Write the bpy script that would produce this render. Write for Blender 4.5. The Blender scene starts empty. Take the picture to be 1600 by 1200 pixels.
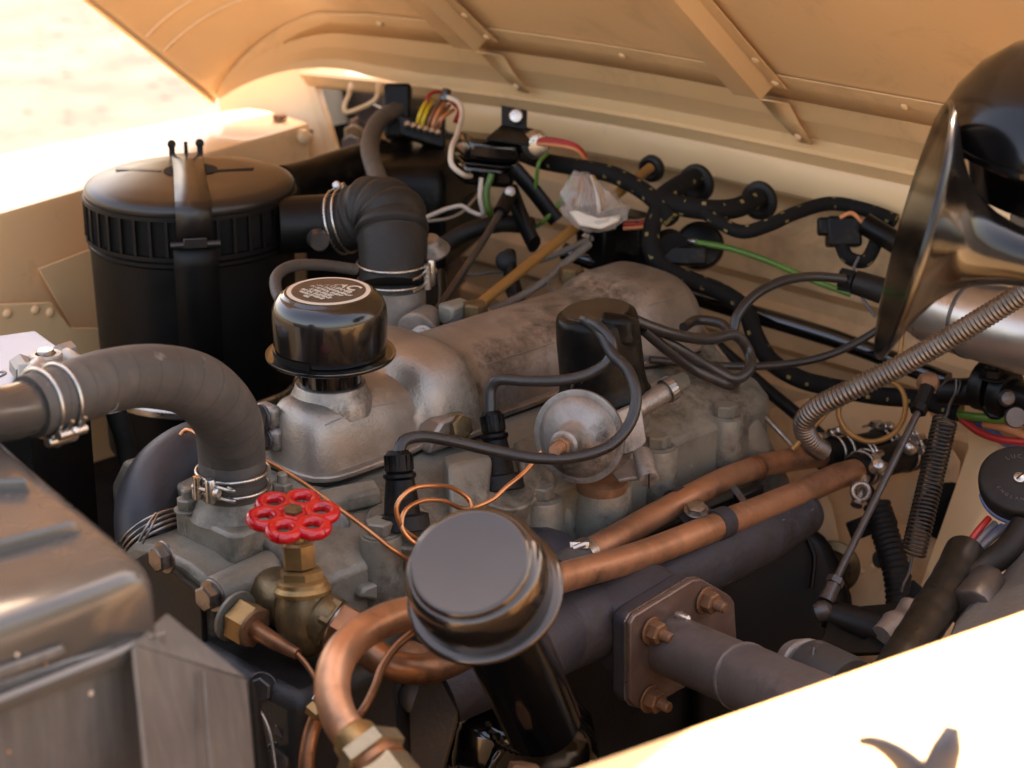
import bpy, bmesh, math, random
from mathutils import Vector as V, Matrix
from math import radians as R, sin, cos, pi, tan, atan2, sqrt
random.seed(7)
SC = bpy.context.scene
C = bpy.context.collection
# ------------------------------------------------------------------ camera
FPX = 3200.0
PITCH, YAW = R(20), R(45)
fw = V((cos(YAW)*cos(PITCH), sin(YAW)*cos(PITCH), -sin(PITCH)))
rt = V((sin(YAW), -cos(YAW), 0))
up = V((cos(YAW)*sin(PITCH), sin(YAW)*sin(PITCH), cos(PITCH)))
CAM = -1.8*fw
cd = bpy.data.cameras.new('camera'); cam = bpy.data.objects.new('camera', cd); C.objects.link(cam)
cam.matrix_world = Matrix(((rt.x, up.x, -fw.x, CAM.x), (rt.y, up.y, -fw.y, CAM.y), (rt.z, up.z, -fw.z, CAM.z), (0, 0, 0, 1)))
cd.sensor_width = 36; cd.lens = 36*FPX/1600; cd.clip_end = 500; cd.clip_start = 0.02
cd.dof.use_dof = True; cd.dof.focus_distance = 1.66; cd.dof.aperture_fstop = 7.0
SC.camera = cam
# ------------------------------------------------------------------ light
SUN_EL, SUN_AZ = R(52), R(25)       # azimuth measured from +X (rear of the car) towards +Y
sd = V((cos(SUN_EL)*cos(SUN_AZ), cos(SUN_EL)*sin(SUN_AZ), sin(SUN_EL)))
w = bpy.data.worlds.new("World"); SC.world = w; w.use_nodes = True
nt = w.node_tree; bg = nt.nodes['Background']
sky = nt.nodes.new('ShaderNodeTexSky'); sky.sky_type = 'NISHITA'; sky.sun_disc = False
sky.sun_elevation = SUN_EL; sky.sun_rotation = atan2(sd.x, sd.y); sky.dust_density = 4.0; sky.air_density = 1.0; sky.ozone_density = 0.6
nt.links.new(sky.outputs[0], bg.inputs[0]); bg.inputs[1].default_value = 0.142
sl = bpy.data.lights.new('sun', 'SUN'); sl.energy = 3.7; sl.angle = R(0.5); sl.color = (1.0, 0.94, 0.87)
so = bpy.data.objects.new('sun', sl); C.objects.link(so)
so.rotation_euler = (-sd).to_track_quat('-Z', 'Y').to_euler()
VS = SC.view_settings; VS.view_transform = 'Standard'; VS.look = 'None'; VS.gamma = 1.0; VS.exposure = 2.64
VS.use_white_balance = True; VS.white_balance_temperature = 8700; VS.white_balance_tint = 19

# ------------------------------------------------------------------ placing helpers (rays through the lens met with real planes)
def ray(px, py): return fw + rt*((px-800)/FPX) + up*((600-py)/FPX)
def P(px, py, d): return CAM + ray(px, py)*d
def PX(px, py, x): r = ray(px, py); return CAM + r*((x-CAM.x)/r.x)
def PY(px, py, y): r = ray(px, py); return CAM + r*((y-CAM.y)/r.y)
def PZ(px, py, z): r = ray(px, py); return CAM + r*((z-CAM.z)/r.z)
EX, EY, EZ = V((1, 0, 0)), V((0, 1, 0)), V((0, 0, 1))

# ------------------------------------------------------------------ materials
def M(name, col, rough=.5, metal=0., var=.12, vscale=14., bump=.05, bscale=300., dirt=None, damt=.5, dscale=9., coat=0., rvar=.12, extra=None, spec=.5):
    m = bpy.data.materials.new(name); m.use_nodes = True; n = m.node_tree; N = n.nodes; L = n.links
    b = N['Principled BSDF']; tc = N.new('ShaderNodeTexCoord')
    b.inputs['Metallic'].default_value = metal; b.inputs['Specular IOR Level'].default_value = spec
    if coat: b.inputs['Coat Weight'].default_value = coat; b.inputs['Coat Roughness'].default_value = .08
    n1 = N.new('ShaderNodeTexNoise'); n1.inputs['Scale'].default_value = vscale; n1.inputs['Detail'].default_value = 6; n1.inputs['Roughness'].default_value = .65
    L.new(tc.outputs['Object'], n1.inputs['Vector'])
    mr = N.new('ShaderNodeMapRange'); mr.inputs[1].default_value = .3; mr.inputs[2].default_value = .7; mr.inputs[3].default_value = 1-var; mr.inputs[4].default_value = 1+var
    L.new(n1.outputs['Fac'], mr.inputs[0])
    vm = N.new('ShaderNodeVectorMath'); vm.operation = 'SCALE'; vm.inputs[0].default_value = col[:3]; L.new(mr.outputs[0], vm.inputs['Scale'])
    out = vm.outputs[0]
    if dirt:
        n2 = N.new('ShaderNodeTexNoise'); n2.inputs['Scale'].default_value = dscale; n2.inputs['Detail'].default_value = 9; n2.inputs['Roughness'].default_value = .7; n2.inputs['Distortion'].default_value = .4
        L.new(tc.outputs['Object'], n2.inputs['Vector'])
        r2 = N.new('ShaderNodeMapRange'); r2.inputs[1].default_value = .62-.3*damt; r2.inputs[2].default_value = .75; r2.inputs[3].default_value = 0; r2.inputs[4].default_value = min(1, .5+damt*.5); L.new(n2.outputs['Fac'], r2.inputs[0])
        mx = N.new('ShaderNodeMix'); mx.data_type = 'RGBA'; L.new(r2.outputs[0], mx.inputs[0]); L.new(out, mx.inputs[6]); mx.inputs[7].default_value = (*dirt, 1)
        out = mx.outputs[2]
    if extra: out = extra(N, L, tc, out)
    L.new(out, b.inputs['Base Color'])
    n3 = N.new('ShaderNodeTexNoise'); n3.inputs['Scale'].default_value = bscale; n3.inputs['Detail'].default_value = 4; L.new(tc.outputs['Object'], n3.inputs['Vector'])
    rr = N.new('ShaderNodeMapRange'); rr.inputs[1].default_value = .3; rr.inputs[2].default_value = .7; rr.inputs[3].default_value = max(.03, rough-rvar); rr.inputs[4].default_value = min(1, rough+rvar)
    L.new(n1.outputs['Fac'], rr.inputs[0]); L.new(rr.outputs[0], b.inputs['Roughness'])
    if bump:
        bp = N.new('ShaderNodeBump'); bp.inputs['Strength'].default_value = bump; bp.inputs['Distance'].default_value = .002; L.new(n3.outputs['Fac'], bp.inputs['Height']); L.new(bp.outputs[0], b.inputs['Normal'])
    return m

def dots(N, L, tc, out):      # woven loom: yellow tracer ticks printed on the black braid
    uv = N.new('ShaderNodeUVMap')
    sp = N.new('ShaderNodeSeparateXYZ'); L.new(uv.outputs[0], sp.inputs[0])
    def fr(sock, k, off=0):
        a = N.new('ShaderNodeMath'); a.operation = 'MULTIPLY_ADD'; a.inputs[1].default_value = k; a.inputs[2].default_value = off; L.new(sock, a.inputs[0])
        f = N.new('ShaderNodeMath'); f.operation = 'FRACT'; L.new(a.outputs[0], f.inputs[0]); return f.outputs[0]
    def lt(sock, v):
        a = N.new('ShaderNodeMath'); a.operation = 'LESS_THAN'; a.inputs[1].default_value = v; L.new(sock, a.inputs[0]); return a.outputs[0]
    def mul(a_, b_):
        a = N.new('ShaderNodeMath'); a.operation = 'MULTIPLY'; L.new(a_, a.inputs[0]); L.new(b_, a.inputs[1]); return a.outputs[0]
    q = mul(lt(fr(sp.outputs[1], 52), .20), lt(fr(sp.outputs[0], 4), .26))
    n = N.new('ShaderNodeTexNoise'); n.inputs['Scale'].default_value = 90; L.new(tc.outputs['Object'], n.inputs['Vector'])
    q = mul(q, lt(n.outputs['Fac'], .50))
    mx = N.new('ShaderNodeMix'); mx.data_type = 'RGBA'; L.new(q, mx.inputs[0]); L.new(out, mx.inputs[6]); mx.inputs[7].default_value = (.22, .17, .06, 1)
    return mx.outputs[2]

def wrap(N, L, tc, out):      # cloth wrap marks moulded round the hose and chalky scuffs
    uv = N.new('ShaderNodeUVMap'); sp = N.new('ShaderNodeSeparateXYZ'); L.new(uv.outputs[0], sp.inputs[0])
    a = N.new('ShaderNodeMath'); a.operation = 'MULTIPLY_ADD'; a.inputs[1].default_value = 46; L.new(sp.outputs[1], a.inputs[0]); L.new(sp.outputs[0], a.inputs[2])
    f = N.new('ShaderNodeMath'); f.operation = 'FRACT'; L.new(a.outputs[0], f.inputs[0])
    g = N.new('ShaderNodeMath'); g.operation = 'LESS_THAN'; g.inputs[1].default_value = .045; L.new(f.outputs[0], g.inputs[0])
    mx = N.new('ShaderNodeMix'); mx.data_type = 'RGBA'; mx.inputs[7].default_value = (.028, .023, .019, 1)
    h = N.new('ShaderNodeMath'); h.operation = 'MULTIPLY'; h.inputs[1].default_value = .7; L.new(g.outputs[0], h.inputs[0]); L.new(h.outputs[0], mx.inputs[0]); L.new(out, mx.inputs[6])
    n = N.new('ShaderNodeTexNoise'); n.inputs['Scale'].default_value = 60; n.inputs['Detail'].default_value = 8
    mp = N.new('ShaderNodeMapping'); mp.inputs['Scale'].default_value = (1, 1, .25); L.new(tc.outputs['Object'], mp.inputs[0]); L.new(mp.outputs[0], n.inputs['Vector'])
    r = N.new('ShaderNodeMapRange'); r.inputs[1].default_value = .66; r.inputs[2].default_value = .74; L.new(n.outputs['Fac'], r.inputs[0])
    m2 = N.new('ShaderNodeMix'); m2.data_type = 'RGBA'; L.new(r.outputs[0], m2.inputs[0]); L.new(mx.outputs[2], m2.inputs[6]); m2.inputs[7].default_value = (.20, .165, .13, 1)
    return m2.outputs[2]

def streaks(N, L, tc, out):      # vertical runs and scuffs on bare sheet
    n = N.new('ShaderNodeTexNoise'); n.inputs['Scale'].default_value = 1; n.inputs['Detail'].default_value = 7; n.inputs['Roughness'].default_value = .65
    mp = N.new('ShaderNodeMapping'); mp.inputs['Scale'].default_value = (170, 170, 14); L.new(tc.outputs['Object'], mp.inputs[0]); L.new(mp.outputs[0], n.inputs['Vector'])
    r = N.new('ShaderNodeMapRange'); r.inputs[1].default_value = .3; r.inputs[2].default_value = .72; r.inputs[3].default_value = .78; r.inputs[4].default_value = 1.3; L.new(n.outputs['Fac'], r.inputs[0])
    v = N.new('ShaderNodeVectorMath'); v.operation = 'SCALE'; L.new(out, v.inputs[0]); L.new(r.outputs[0], v.inputs['Scale']); return v.outputs[0]

def grime(k):                    # baked-on crusty oil dirt in broken patches, plus pale scratches
    def f_(N, L, tc, out):
        def noise(sc, det, ro, v=None):
            n = N.new('ShaderNodeTexNoise'); n.inputs['Scale'].default_value = sc; n.inputs['Detail'].default_value = det; n.inputs['Roughness'].default_value = ro
            L.new(v or tc.outputs['Object'], n.inputs['Vector']); return n.outputs['Fac']
        def rng(s_, a, b, c=0, d=1):
            r = N.new('ShaderNodeMapRange'); r.inputs[1].default_value = a; r.inputs[2].default_value = b; r.inputs[3].default_value = c; r.inputs[4].default_value = d; L.new(s_, r.inputs[0]); return r.outputs[0]
        def mul(a, b):
            m = N.new('ShaderNodeMath'); m.operation = 'MULTIPLY'; L.new(a, m.inputs[0]); L.new(b, m.inputs[1]); return m.outputs[0]
        def mix(f, a, col):
            m = N.new('ShaderNodeMix'); m.data_type = 'RGBA'; L.new(f, m.inputs[0]); L.new(a, m.inputs[6]); m.inputs[7].default_value = (*col, 1); return m.outputs[2]
        big = rng(noise(9, 5, .6), .52-.12*k, .66)
        o = mix(mul(big, rng(noise(55, 10, .8), .42, .62, 0, .9)), out, (.022, .016, .010))
        o = mix(mul(rng(noise(15, 6, .7), .50, .70), rng(noise(140, 6, .8), .50, .66, 0, .55)), o, (.09, .06, .035))
        mp = N.new('ShaderNodeMapping'); mp.inputs['Scale'].default_value = (40, 260, 40); mp.inputs['Rotation'].default_value = (.4, .3, .7); L.new(tc.outputs['Object'], mp.inputs[0])
        o = mix(mul(rng(noise(1, 3, .5, mp.outputs[0]), .70, .74, 0, .5), rng(noise(20, 3, .5), .5, .6)), o, (.5, .46, .40))
        return o
    return f_

MT = {}
MT['paint'] = M('sand_paint', (.73, .475, .245), .42, var=.04, vscale=5, bump=.03, bscale=500, coat=.25, rvar=.06, dirt=(.34, .22, .12), damt=.10, dscale=13)
MT['paint_dusty'] = M('dusty_sand_paint', (.72, .465, .245), .60, var=.07, vscale=8, bump=.05, bscale=400, rvar=.08, dirt=(.22, .13, .07), damt=.35, dscale=7)
MT['paint_bonnet'] = M('bonnet_paint', (.72, .465, .24), .38, var=.05, vscale=4, bump=.04, bscale=260, coat=.2, rvar=.1, dirt=(.40, .25, .13), damt=.3, dscale=9)
MT['alu'] = M('cast_aluminium', (.335, .285, .235), .43, metal=.65, var=.2, vscale=16, bump=.22, bscale=520, dirt=(.13, .10, .075), damt=.5, dscale=14, extra=grime(.3))
MT['alu_dark'] = M('stained_aluminium', (.34, .30, .26), .5, metal=.6, var=.2, vscale=25, bump=.2, bscale=450, dirt=(.10, .07, .045), damt=.6, dscale=20, extra=grime(.5))
MT['iron'] = M('painted_engine_iron', (.225, .205, .16), .42, metal=.15, var=.2, vscale=12, bump=.28, bscale=330, dirt=(.05, .038, .025), damt=.42, dscale=11, extra=grime(.55))
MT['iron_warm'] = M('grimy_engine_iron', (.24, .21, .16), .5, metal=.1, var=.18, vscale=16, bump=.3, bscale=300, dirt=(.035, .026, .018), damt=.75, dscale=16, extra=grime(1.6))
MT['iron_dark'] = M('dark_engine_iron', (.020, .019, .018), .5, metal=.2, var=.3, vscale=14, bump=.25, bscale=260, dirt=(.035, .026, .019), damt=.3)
MT['manifold'] = M('manifold_iron', (.045, .043, .050), .58, metal=.25, var=.22, vscale=10, bump=.3, bscale=260, dirt=(.06, .045, .04), damt=.4, dscale=12, extra=grime(0.6))
MT['pipe_iron'] = M('downpipe_steel', (.14, .118, .108), .5, metal=.4, var=.16, vscale=12, bump=.15, bscale=200, dirt=(.13, .07, .05), damt=.3, dscale=14, extra=grime(0.5))
MT['flange'] = M('heat_tinted_steel', (.21, .150, .125), .42, metal=.6, var=.25, vscale=22, bump=.12, bscale=250, dirt=(.16, .08, .05), damt=.6, dscale=18)
MT['rust'] = M('rusty_nut', (.24, .12, .06), .6, metal=.4, var=.3, vscale=60, bump=.3, bscale=350, dirt=(.10, .05, .03), damt=.6, dscale=40)
MT['black_gloss'] = M('black_enamel', (.003, .0025, .0025), .13, var=.3, vscale=12, bump=.03, bscale=120, coat=.6, rvar=.05, dirt=(.012, .009, .007), damt=.1, dscale=20)
MT['cap_paint'] = M('worn_black_enamel', (.006, .005, .0045), .22, metal=.0, var=.3, vscale=20, bump=.03, bscale=120, coat=.6, rvar=.06, dirt=(.022, .015, .010), damt=.4, dscale=12)
MT['cap_steel'] = M('smoky_chrome', (.075, .058, .046), .10, coat=.5, metal=.85, var=.1, vscale=9, bump=.02, bscale=150, rvar=.09, dirt=(.07, .055, .045), damt=.5, dscale=16)
MT['black_satin'] = M('black_satin_paint', (.0032, .0027, .0024), .45, var=.25, vscale=9, bump=.05, bscale=400, rvar=.08, spec=.25, dirt=(.012, .009, .007), damt=.15)
MT['lid'] = M('satin_black_lid', (.014, .010, .008), .33, var=.12, vscale=6, bump=.04, bscale=600, rvar=.05)
MT['black_plastic'] = M('black_bakelite', (.0035, .003, .0026), .38, spec=.16, var=.3, vscale=15, bump=.04, bscale=200, dirt=(.014, .010, .007), damt=.35, dscale=14, extra=grime(0.3))
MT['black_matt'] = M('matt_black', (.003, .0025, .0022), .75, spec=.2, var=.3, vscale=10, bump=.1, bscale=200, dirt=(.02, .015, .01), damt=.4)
MT['rubber'] = M('dusty_rubber', (.065, .056, .048), .62, var=.22, vscale=14, bump=.25, bscale=160, dirt=(.12, .10, .08), damt=.45, dscale=22, rvar=.08, extra=wrap)
MT['rubber_black'] = M('black_rubber', (.007, .006, .005), .55, spec=.3, var=.3, vscale=20, bump=.2, bscale=200, dirt=(.03, .022, .015), damt=.35, dscale=18)
MT['rubber_blue'] = M('bluish_rubber', (.022, .022, .027), .5, var=.3, vscale=12, bump=.2, bscale=120, dirt=(.05, .045, .042), damt=.3)
MT['lead'] = M('ignition_lead_rubber', (.018, .016, .015), .36, var=.25, vscale=30, bump=.08, bscale=200, dirt=(.05, .036, .025), damt=.35, dscale=26)
MT['copper'] = M('dull_copper', (.60, .30, .165), .43, metal=.75, var=.16, vscale=13, bump=.06, bscale=200, dirt=(.20, .11, .065), damt=.55, dscale=17, extra=grime(.25))
MT['copper_dark'] = M('tarnished_copper', (.33, .15, .075), .42, metal=.75, var=.2, vscale=20, bump=.08, bscale=200, dirt=(.10, .055, .03), damt=.5, dscale=18, extra=grime(0.5))
MT['capillary'] = M('capillary_copper', (.62, .27, .12), .33, metal=.85, var=.1, vscale=40)
MT['brass'] = M('aged_brass', (.36, .22, .09), .45, metal=.8, var=.2, vscale=22, bump=.12, bscale=300, dirt=(.14, .08, .03), damt=.5, dscale=20)
MT['brass_dark'] = M('dark_brass', (.20, .135, .065), .45, metal=.7, var=.25, vscale=22, bump=.18, bscale=300, dirt=(.06, .04, .02), damt=.6, dscale=18, extra=grime(0.8))
MT['red'] = M('red_enamel', (.56, .008, .012), .22, var=.06, vscale=10, bump=.06, bscale=120, coat=.35, rvar=.08, dirt=(.16, .012, .012), damt=.3, dscale=60)
MT['zinc'] = M('zinc_plate', (.55, .50, .44), .3, metal=.95, var=.12, vscale=40, bump=.06, bscale=300, dirt=(.22, .16, .11), damt=.4, dscale=50)
MT['steel'] = M('dull_steel', (.36, .32, .28), .35, metal=.9, var=.18, vscale=35, bump=.1, bscale=300, dirt=(.13, .09, .06), damt=.45, dscale=30, extra=grime(0.5))
MT['steel_dark'] = M('dark_steel', (.09, .08, .075), .4, metal=.7, var=.2, vscale=35, bump=.08, bscale=300)
MT['coil'] = M('brushed_aluminium_can', (.50, .45, .40), .33, metal=.9, var=.08, vscale=9, bump=.03, bscale=300)
MT['loom'] = M('woven_black_loom', (.007, .006, .0055), .8, spec=.2, var=.3, vscale=40, bump=.35, bscale=500, extra=dots)
MT['tank'] = M('radiator_grey_paint', (.088, .077, .067), .24, metal=.35, coat=.3, var=.12, vscale=7, bump=.07, bscale=60, rvar=.07, dirt=(.30, .155, .08), damt=.16, dscale=9)
MT['cowl'] = M('radiator_cowl_paint', (.125, .112, .10), .42, metal=.3, var=.16, vscale=6, bump=.07, bscale=90, rvar=.08, dirt=(.20, .17, .145), damt=.3, dscale=6, extra=streaks)
MT['battery'] = M('battery_top', (.36, .36, .40), .45, var=.08, vscale=6, bump=.04, bscale=200, dirt=(.25, .21, .18), damt=.3)
MT['white_wire'] = M('white_pvc', (.55, .47, .38), .4, var=.1)
MT['green_wire'] = M('green_pvc', (.07, .16, .02), .4, var=.2)
MT['yellow_wire'] = M('yellow_pvc', (.55, .36, .02), .4, var=.1)
MT['red_wire'] = M('red_pvc', (.35, .015, .012), .4, var=.1)
MT['blue_wire'] = M('blue_pvc', (.08, .11, .22), .45, var=.2)
MT['brown_wire'] = M('brown_pvc', (.20, .07, .03), .4, var=.2)
MT['orange_wire'] = M('orange_pvc', (.55, .20, .08), .45, var=.1)
MT['grey_wire'] = M('grey_pvc', (.13, .12, .12), .45, var=.2)
MT['cable_grey'] = M('grey_choke_cable', (.16, .135, .11), .55, var=.2, bump=.3, bscale=300)
MT['rod'] = M('bronze_painted_rod', (.30, .145, .04), .45, metal=.3, var=.2, vscale=20)
MT['print'] = M('printed_cream', (.62, .50, .38), .5, var=.05)
MT['label_brown'] = M('label_brown', (.055, .036, .026), .42, var=.15, vscale=30)
MT['amber'] = M('varnish_stained_casting', (.20, .125, .055), .4, metal=.3, var=.35, vscale=35, bump=.25, bscale=300, dirt=(.05, .03, .015), damt=.7, dscale=30)
MT['gauze'] = M('pale_knob', (.60, .52, .43), .4, metal=.3)
MT['weld'] = M('weld_bead', (.24, .22, .215), .4, metal=.6, var=.3, vscale=80, bump=.5, bscale=200)
MT['tape'] = M('black_pvc_tape', (.008, .007, .0055), .36, spec=.3, var=.2, vscale=25, bump=.25, bscale=60)
def polyb():
    m = M('clear_plastic_bag', (.50, .46, .42), .12, var=.05, bump=.5, bscale=60)
    b = m.node_tree.nodes['Principled BSDF']; b.inputs['Alpha'].default_value = .30; b.inputs['Specular IOR Level'].default_value = .9
    return m
MT['bag'] = polyb()
MT['horn'] = M('horn_black', (.003, .0026, .0025), .16, var=.3, vscale=12, bump=.02, spec=.35, coat=.2, rvar=.05, dirt=(.010, .008, .006), damt=.2, dscale=14)
MT['spring'] = M('spring_steel', (.045, .036, .030), .42, metal=.5, var=.3, vscale=60)
MT['conduit'] = M('conduit_steel', (.20, .165, .135), .38, metal=.8, var=.2, vscale=30, dirt=(.08, .055, .04), damt=.5, dscale=40)
MT['pale_brass'] = M('pale_worn_brass', (.40, .30, .18), .34, metal=.8, var=.2, vscale=30, bump=.1, dirt=(.18, .11, .06), damt=.4, dscale=30)
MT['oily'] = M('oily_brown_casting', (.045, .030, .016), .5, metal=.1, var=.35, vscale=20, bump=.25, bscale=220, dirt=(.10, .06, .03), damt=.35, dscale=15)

# ------------------------------------------------------------------ mesh helpers
def tag(o, label=None, cat=None, group=None, kind=None):
    if label: o['label'] = label
    if cat: o['category'] = cat
    if group: o['group'] = group
    if kind: o['kind'] = kind
    return o
def thing(name, label, cat, loc, group=None):
    o = bpy.data.objects.new(name, None); C.objects.link(o); o.location = loc; o.empty_display_size = .02
    return tag(o, label, cat, group)
def put(o, parent):
    C.objects.link(o)
    if parent is not None:
        o.parent = parent; o.matrix_parent_inverse = Matrix.Identity(4)
        q = parent; off = V((0, 0, 0))
        while q is not None: off += q.location; q = q.parent
        o.location = o.location - off
    return o
def mesh(name, vs, fs, mat, parent=None, smooth=40, uvs=None, bevel=0, label=None, bseg=2, mats=None):
    vs = [V(v) for v in vs]
    c = sum(vs, V((0, 0, 0)))/len(vs)
    me = bpy.data.meshes.new(name); me.from_pydata([v-c for v in vs], [], fs)
    if uvs:
        l = me.uv_layers.new(name='UVMap'); k = 0
        for f in me.polygons:
            for li in f.loop_indices: l.data[li].uv = uvs[f.index][li-f.loop_start]
    me.validate()
    for m_ in ([mat] if not isinstance(mat, list) else mat): me.materials.append(MT[m_])
    bm = bmesh.new(); bm.from_mesh(me); bmesh.ops.remove_doubles(bm, verts=bm.verts, dist=1e-6) if not uvs else None
    bmesh.ops.recalc_face_normals(bm, faces=bm.faces); bm.to_mesh(me); bm.free()
    if smooth:
        for p in me.polygons: p.use_smooth = True
        if smooth < 180: me.set_sharp_from_angle(angle=R(smooth))
    o = bpy.data.objects.new(name, me); o.location = c; put(o, parent)
    if bevel:
        b = o.modifiers.new('bevel', 'BEVEL'); b.width = bevel; b.segments = bseg; b.limit_method = 'ANGLE'; b.angle_limit = R(32); b.harden_normals = False
    if label: o['label'] = label
    return o
def merge(*gs):
    vs, fs = [], []
    for v, f in gs:
        k = len(vs); vs += list(v); fs += [tuple(i+k for i in q) for q in f]
    return vs, fs
def basis(axis, ref=None):
    a = V(axis).normalized(); ref = V(ref) if ref is not None else (EZ if abs(a.z) < .9 else EX)
    x = (ref - a*ref.dot(a)).normalized(); y = a.cross(x); return x, y, a
def g_box(c, s, ax=(EX, EY, EZ)):
    c = V(c); v = [c + ax[0]*s[0]*.5*i + ax[1]*s[1]*.5*j + ax[2]*s[2]*.5*k for i in (-1, 1) for j in (-1, 1) for k in (-1, 1)]
    return v, [(0, 1, 3, 2), (4, 6, 7, 5), (0, 4, 5, 1), (2, 3, 7, 6), (0, 2, 6, 4), (1, 5, 7, 3)]
def g_lathe(prof, o, axis, seg=32, ref=None, caps=True, a0=0.):
    x, y, a = basis(axis, ref); o = V(o); vs, fs = [], []
    for r, h in prof:
        for i in range(seg):
            t = a0+2*pi*i/seg; vs.append(o + a*h + x*(r*cos(t)) + y*(r*sin(t)))
    for k in range(len(prof)-1):
        for i in range(seg):
            j = (i+1) % seg; fs.append((k*seg+i, k*seg+j, (k+1)*seg+j, (k+1)*seg+i))
    if caps: fs.append(tuple(range(seg-1, -1, -1))); fs.append(tuple((len(prof)-1)*seg+i for i in range(seg)))
    return vs, fs
def g_hex(o, axis, r, h, ref=None, ch=.12):
    return g_lathe([(r*.96, 0), (r, h*.06), (r, h*(1-ch)), (r*.84, h)], o, axis, 6, ref)
def smoothpath(pts, n):
    pts = [V(p) for p in pts]
    if len(pts) == 2: return [pts[0].lerp(pts[1], i/n) for i in range(n+1)]
    out = []; m = len(pts)-1; ext = [pts[0]*2-pts[1]]+pts+[pts[-1]*2-pts[-2]]
    L = [ (pts[i+1]-pts[i]).length for i in range(m)]; tot = sum(L)
    for i in range(m):
        p0, p1, p2, p3 = ext[i:i+4]; k = max(2, int(round(n*L[i]/tot)))
        # centripetal
        a = .5; t0 = 0; t1 = t0+max(1e-6, (p1-p0).length)**a; t2 = t1+max(1e-6, (p2-p1).length)**a; t3 = t2+max(1e-6, (p3-p2).length)**a
        for j in range(k):
            t = t1+(t2-t1)*j/k
            A1 = p0*((t1-t)/(t1-t0))+p1*((t-t0)/(t1-t0)); A2 = p1*((t2-t)/(t2-t1))+p2*((t-t1)/(t2-t1)); A3 = p2*((t3-t)/(t3-t2))+p3*((t-t2)/(t3-t2))
            B1 = A1*((t2-t)/(t2-t0))+A2*((t-t0)/(t2-t0)); B2 = A2*((t3-t)/(t3-t1))+A3*((t-t1)/(t3-t1))
            out.append(B1*((t2-t)/(t2-t1))+B2*((t-t1)/(t2-t1)))
    out.append(pts[-1]); return out
def g_tube(pts, r, seg=14, n=40, rf=None, hollow=0, raw=False, ref=None, sq=None):
    path = pts if raw else smoothpath(pts, n)
    m = len(path); T = [(path[min(i+1, m-1)]-path[max(i-1, 0)]).normalized() for i in range(m)]
    x, y, _ = basis(T[0], ref); vs, fs, uv = [], [], []; s = 0; S = []
    S = [0]
    for i in range(1, m): S.append(S[-1]+(path[i]-path[i-1]).length)
    for i in range(m):
        x = (x - T[i]*x.dot(T[i])).normalized(); y = T[i].cross(x)
        if isinstance(r, (list, tuple)):
            f = S[i]/S[-1]*(len(r)-1); k = min(int(f), len(r)-2); rr = r[k]+(r[k+1]-r[k])*(f-k)
        else: rr = r
        if rf: rr = rr*rf(S[i], S[i]/S[-1])
        for j in range(seg):
            t = 2*pi*j/seg; q = 1 if not sq else sq
            vs.append(path[i]+x*(rr*cos(t))+y*(rr*sin(t)*q))
    for i in range(m-1):
        for j in range(seg):
            k = (j+1) % seg; fs.append((i*seg+j, i*seg+k, (i+1)*seg+k, (i+1)*seg+j))
            a, b = j/seg, (j+1)/seg; uv.append([(a, S[i]), (b, S[i]), (b, S[i+1]), (a, S[i+1])])
    fs.append(tuple(range(seg-1, -1, -1))); uv.append([(0, 0)]*seg)
    fs.append(tuple((m-1)*seg+i for i in range(seg))); uv.append([(0, 0)]*seg)
    return vs, fs, uv
def tube(name, pts, r, mat, parent=None, seg=14, n=40, **k):
    lab = k.pop('label', None)
    v, f, u = g_tube(pts, r, seg, n, **k); return mesh(name, v, f, mat, parent, 60, uvs=u, label=lab)
def lathe(name, prof, o, axis, mat, parent=None, seg=40, ref=None, smooth=35, bevel=0, label=None, a0=0.):
    v, f = g_lathe(prof, o, axis, seg, ref, a0=a0); return mesh(name, v, f, mat, parent, smooth, bevel=bevel, label=label)
def box(name, c, s, mat, parent=None, ax=(EX, EY, EZ), bevel=.001, label=None, bseg=2):
    v, f = g_box(c, s, ax); return mesh(name, v, f, mat, parent, 35, bevel=bevel, label=label, bseg=bseg)
def g_plate(pts, th, nrm=None):
    pts = [V(p) for p in pts]; n = len(pts)
    if nrm is None:
        nrm = V((0, 0, 0))
        for i in range(n): nrm += (pts[i]-pts[0]).cross(pts[(i+1) % n]-pts[0])
        nrm.normalize()
        if nrm.dot(fw) > 0: nrm = -nrm
    nrm = V(nrm).normalized()
    vs = pts+[p-nrm*th for p in pts]
    fs = [tuple(range(n)), tuple(range(2*n-1, n-1, -1))]+[(i, (i+1) % n, n+(i+1) % n, n+i) for i in range(n)]
    return vs, fs
def plate(name, pts, th, mat, parent=None, bevel=.001, nrm=None, label=None, bseg=2):
    v, f = g_plate(pts, th, nrm); return mesh(name, v, f, mat, parent, 30, bevel=bevel, label=label, bseg=bseg)
def grid(name, rows, mat, parent=None, th=0, smooth=35, label=None, bevel=0):
    n = len(rows[0]); vs = [p for r_ in rows for p in r_]; fs = []
    for i in range(len(rows)-1):
        for j in range(n-1): fs.append((i*n+j, i*n+j+1, (i+1)*n+j+1, (i+1)*n+j))
    o = mesh(name, vs, fs, mat, parent, smooth, label=label)
    if th: s = o.modifiers.new('solid', 'SOLIDIFY'); s.thickness = th; s.offset = 0
    if bevel: b = o.modifiers.new('bevel', 'BEVEL'); b.width = bevel; b.segments = 2; b.limit_method = 'ANGLE'; b.angle_limit = R(30)
    return o
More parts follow.
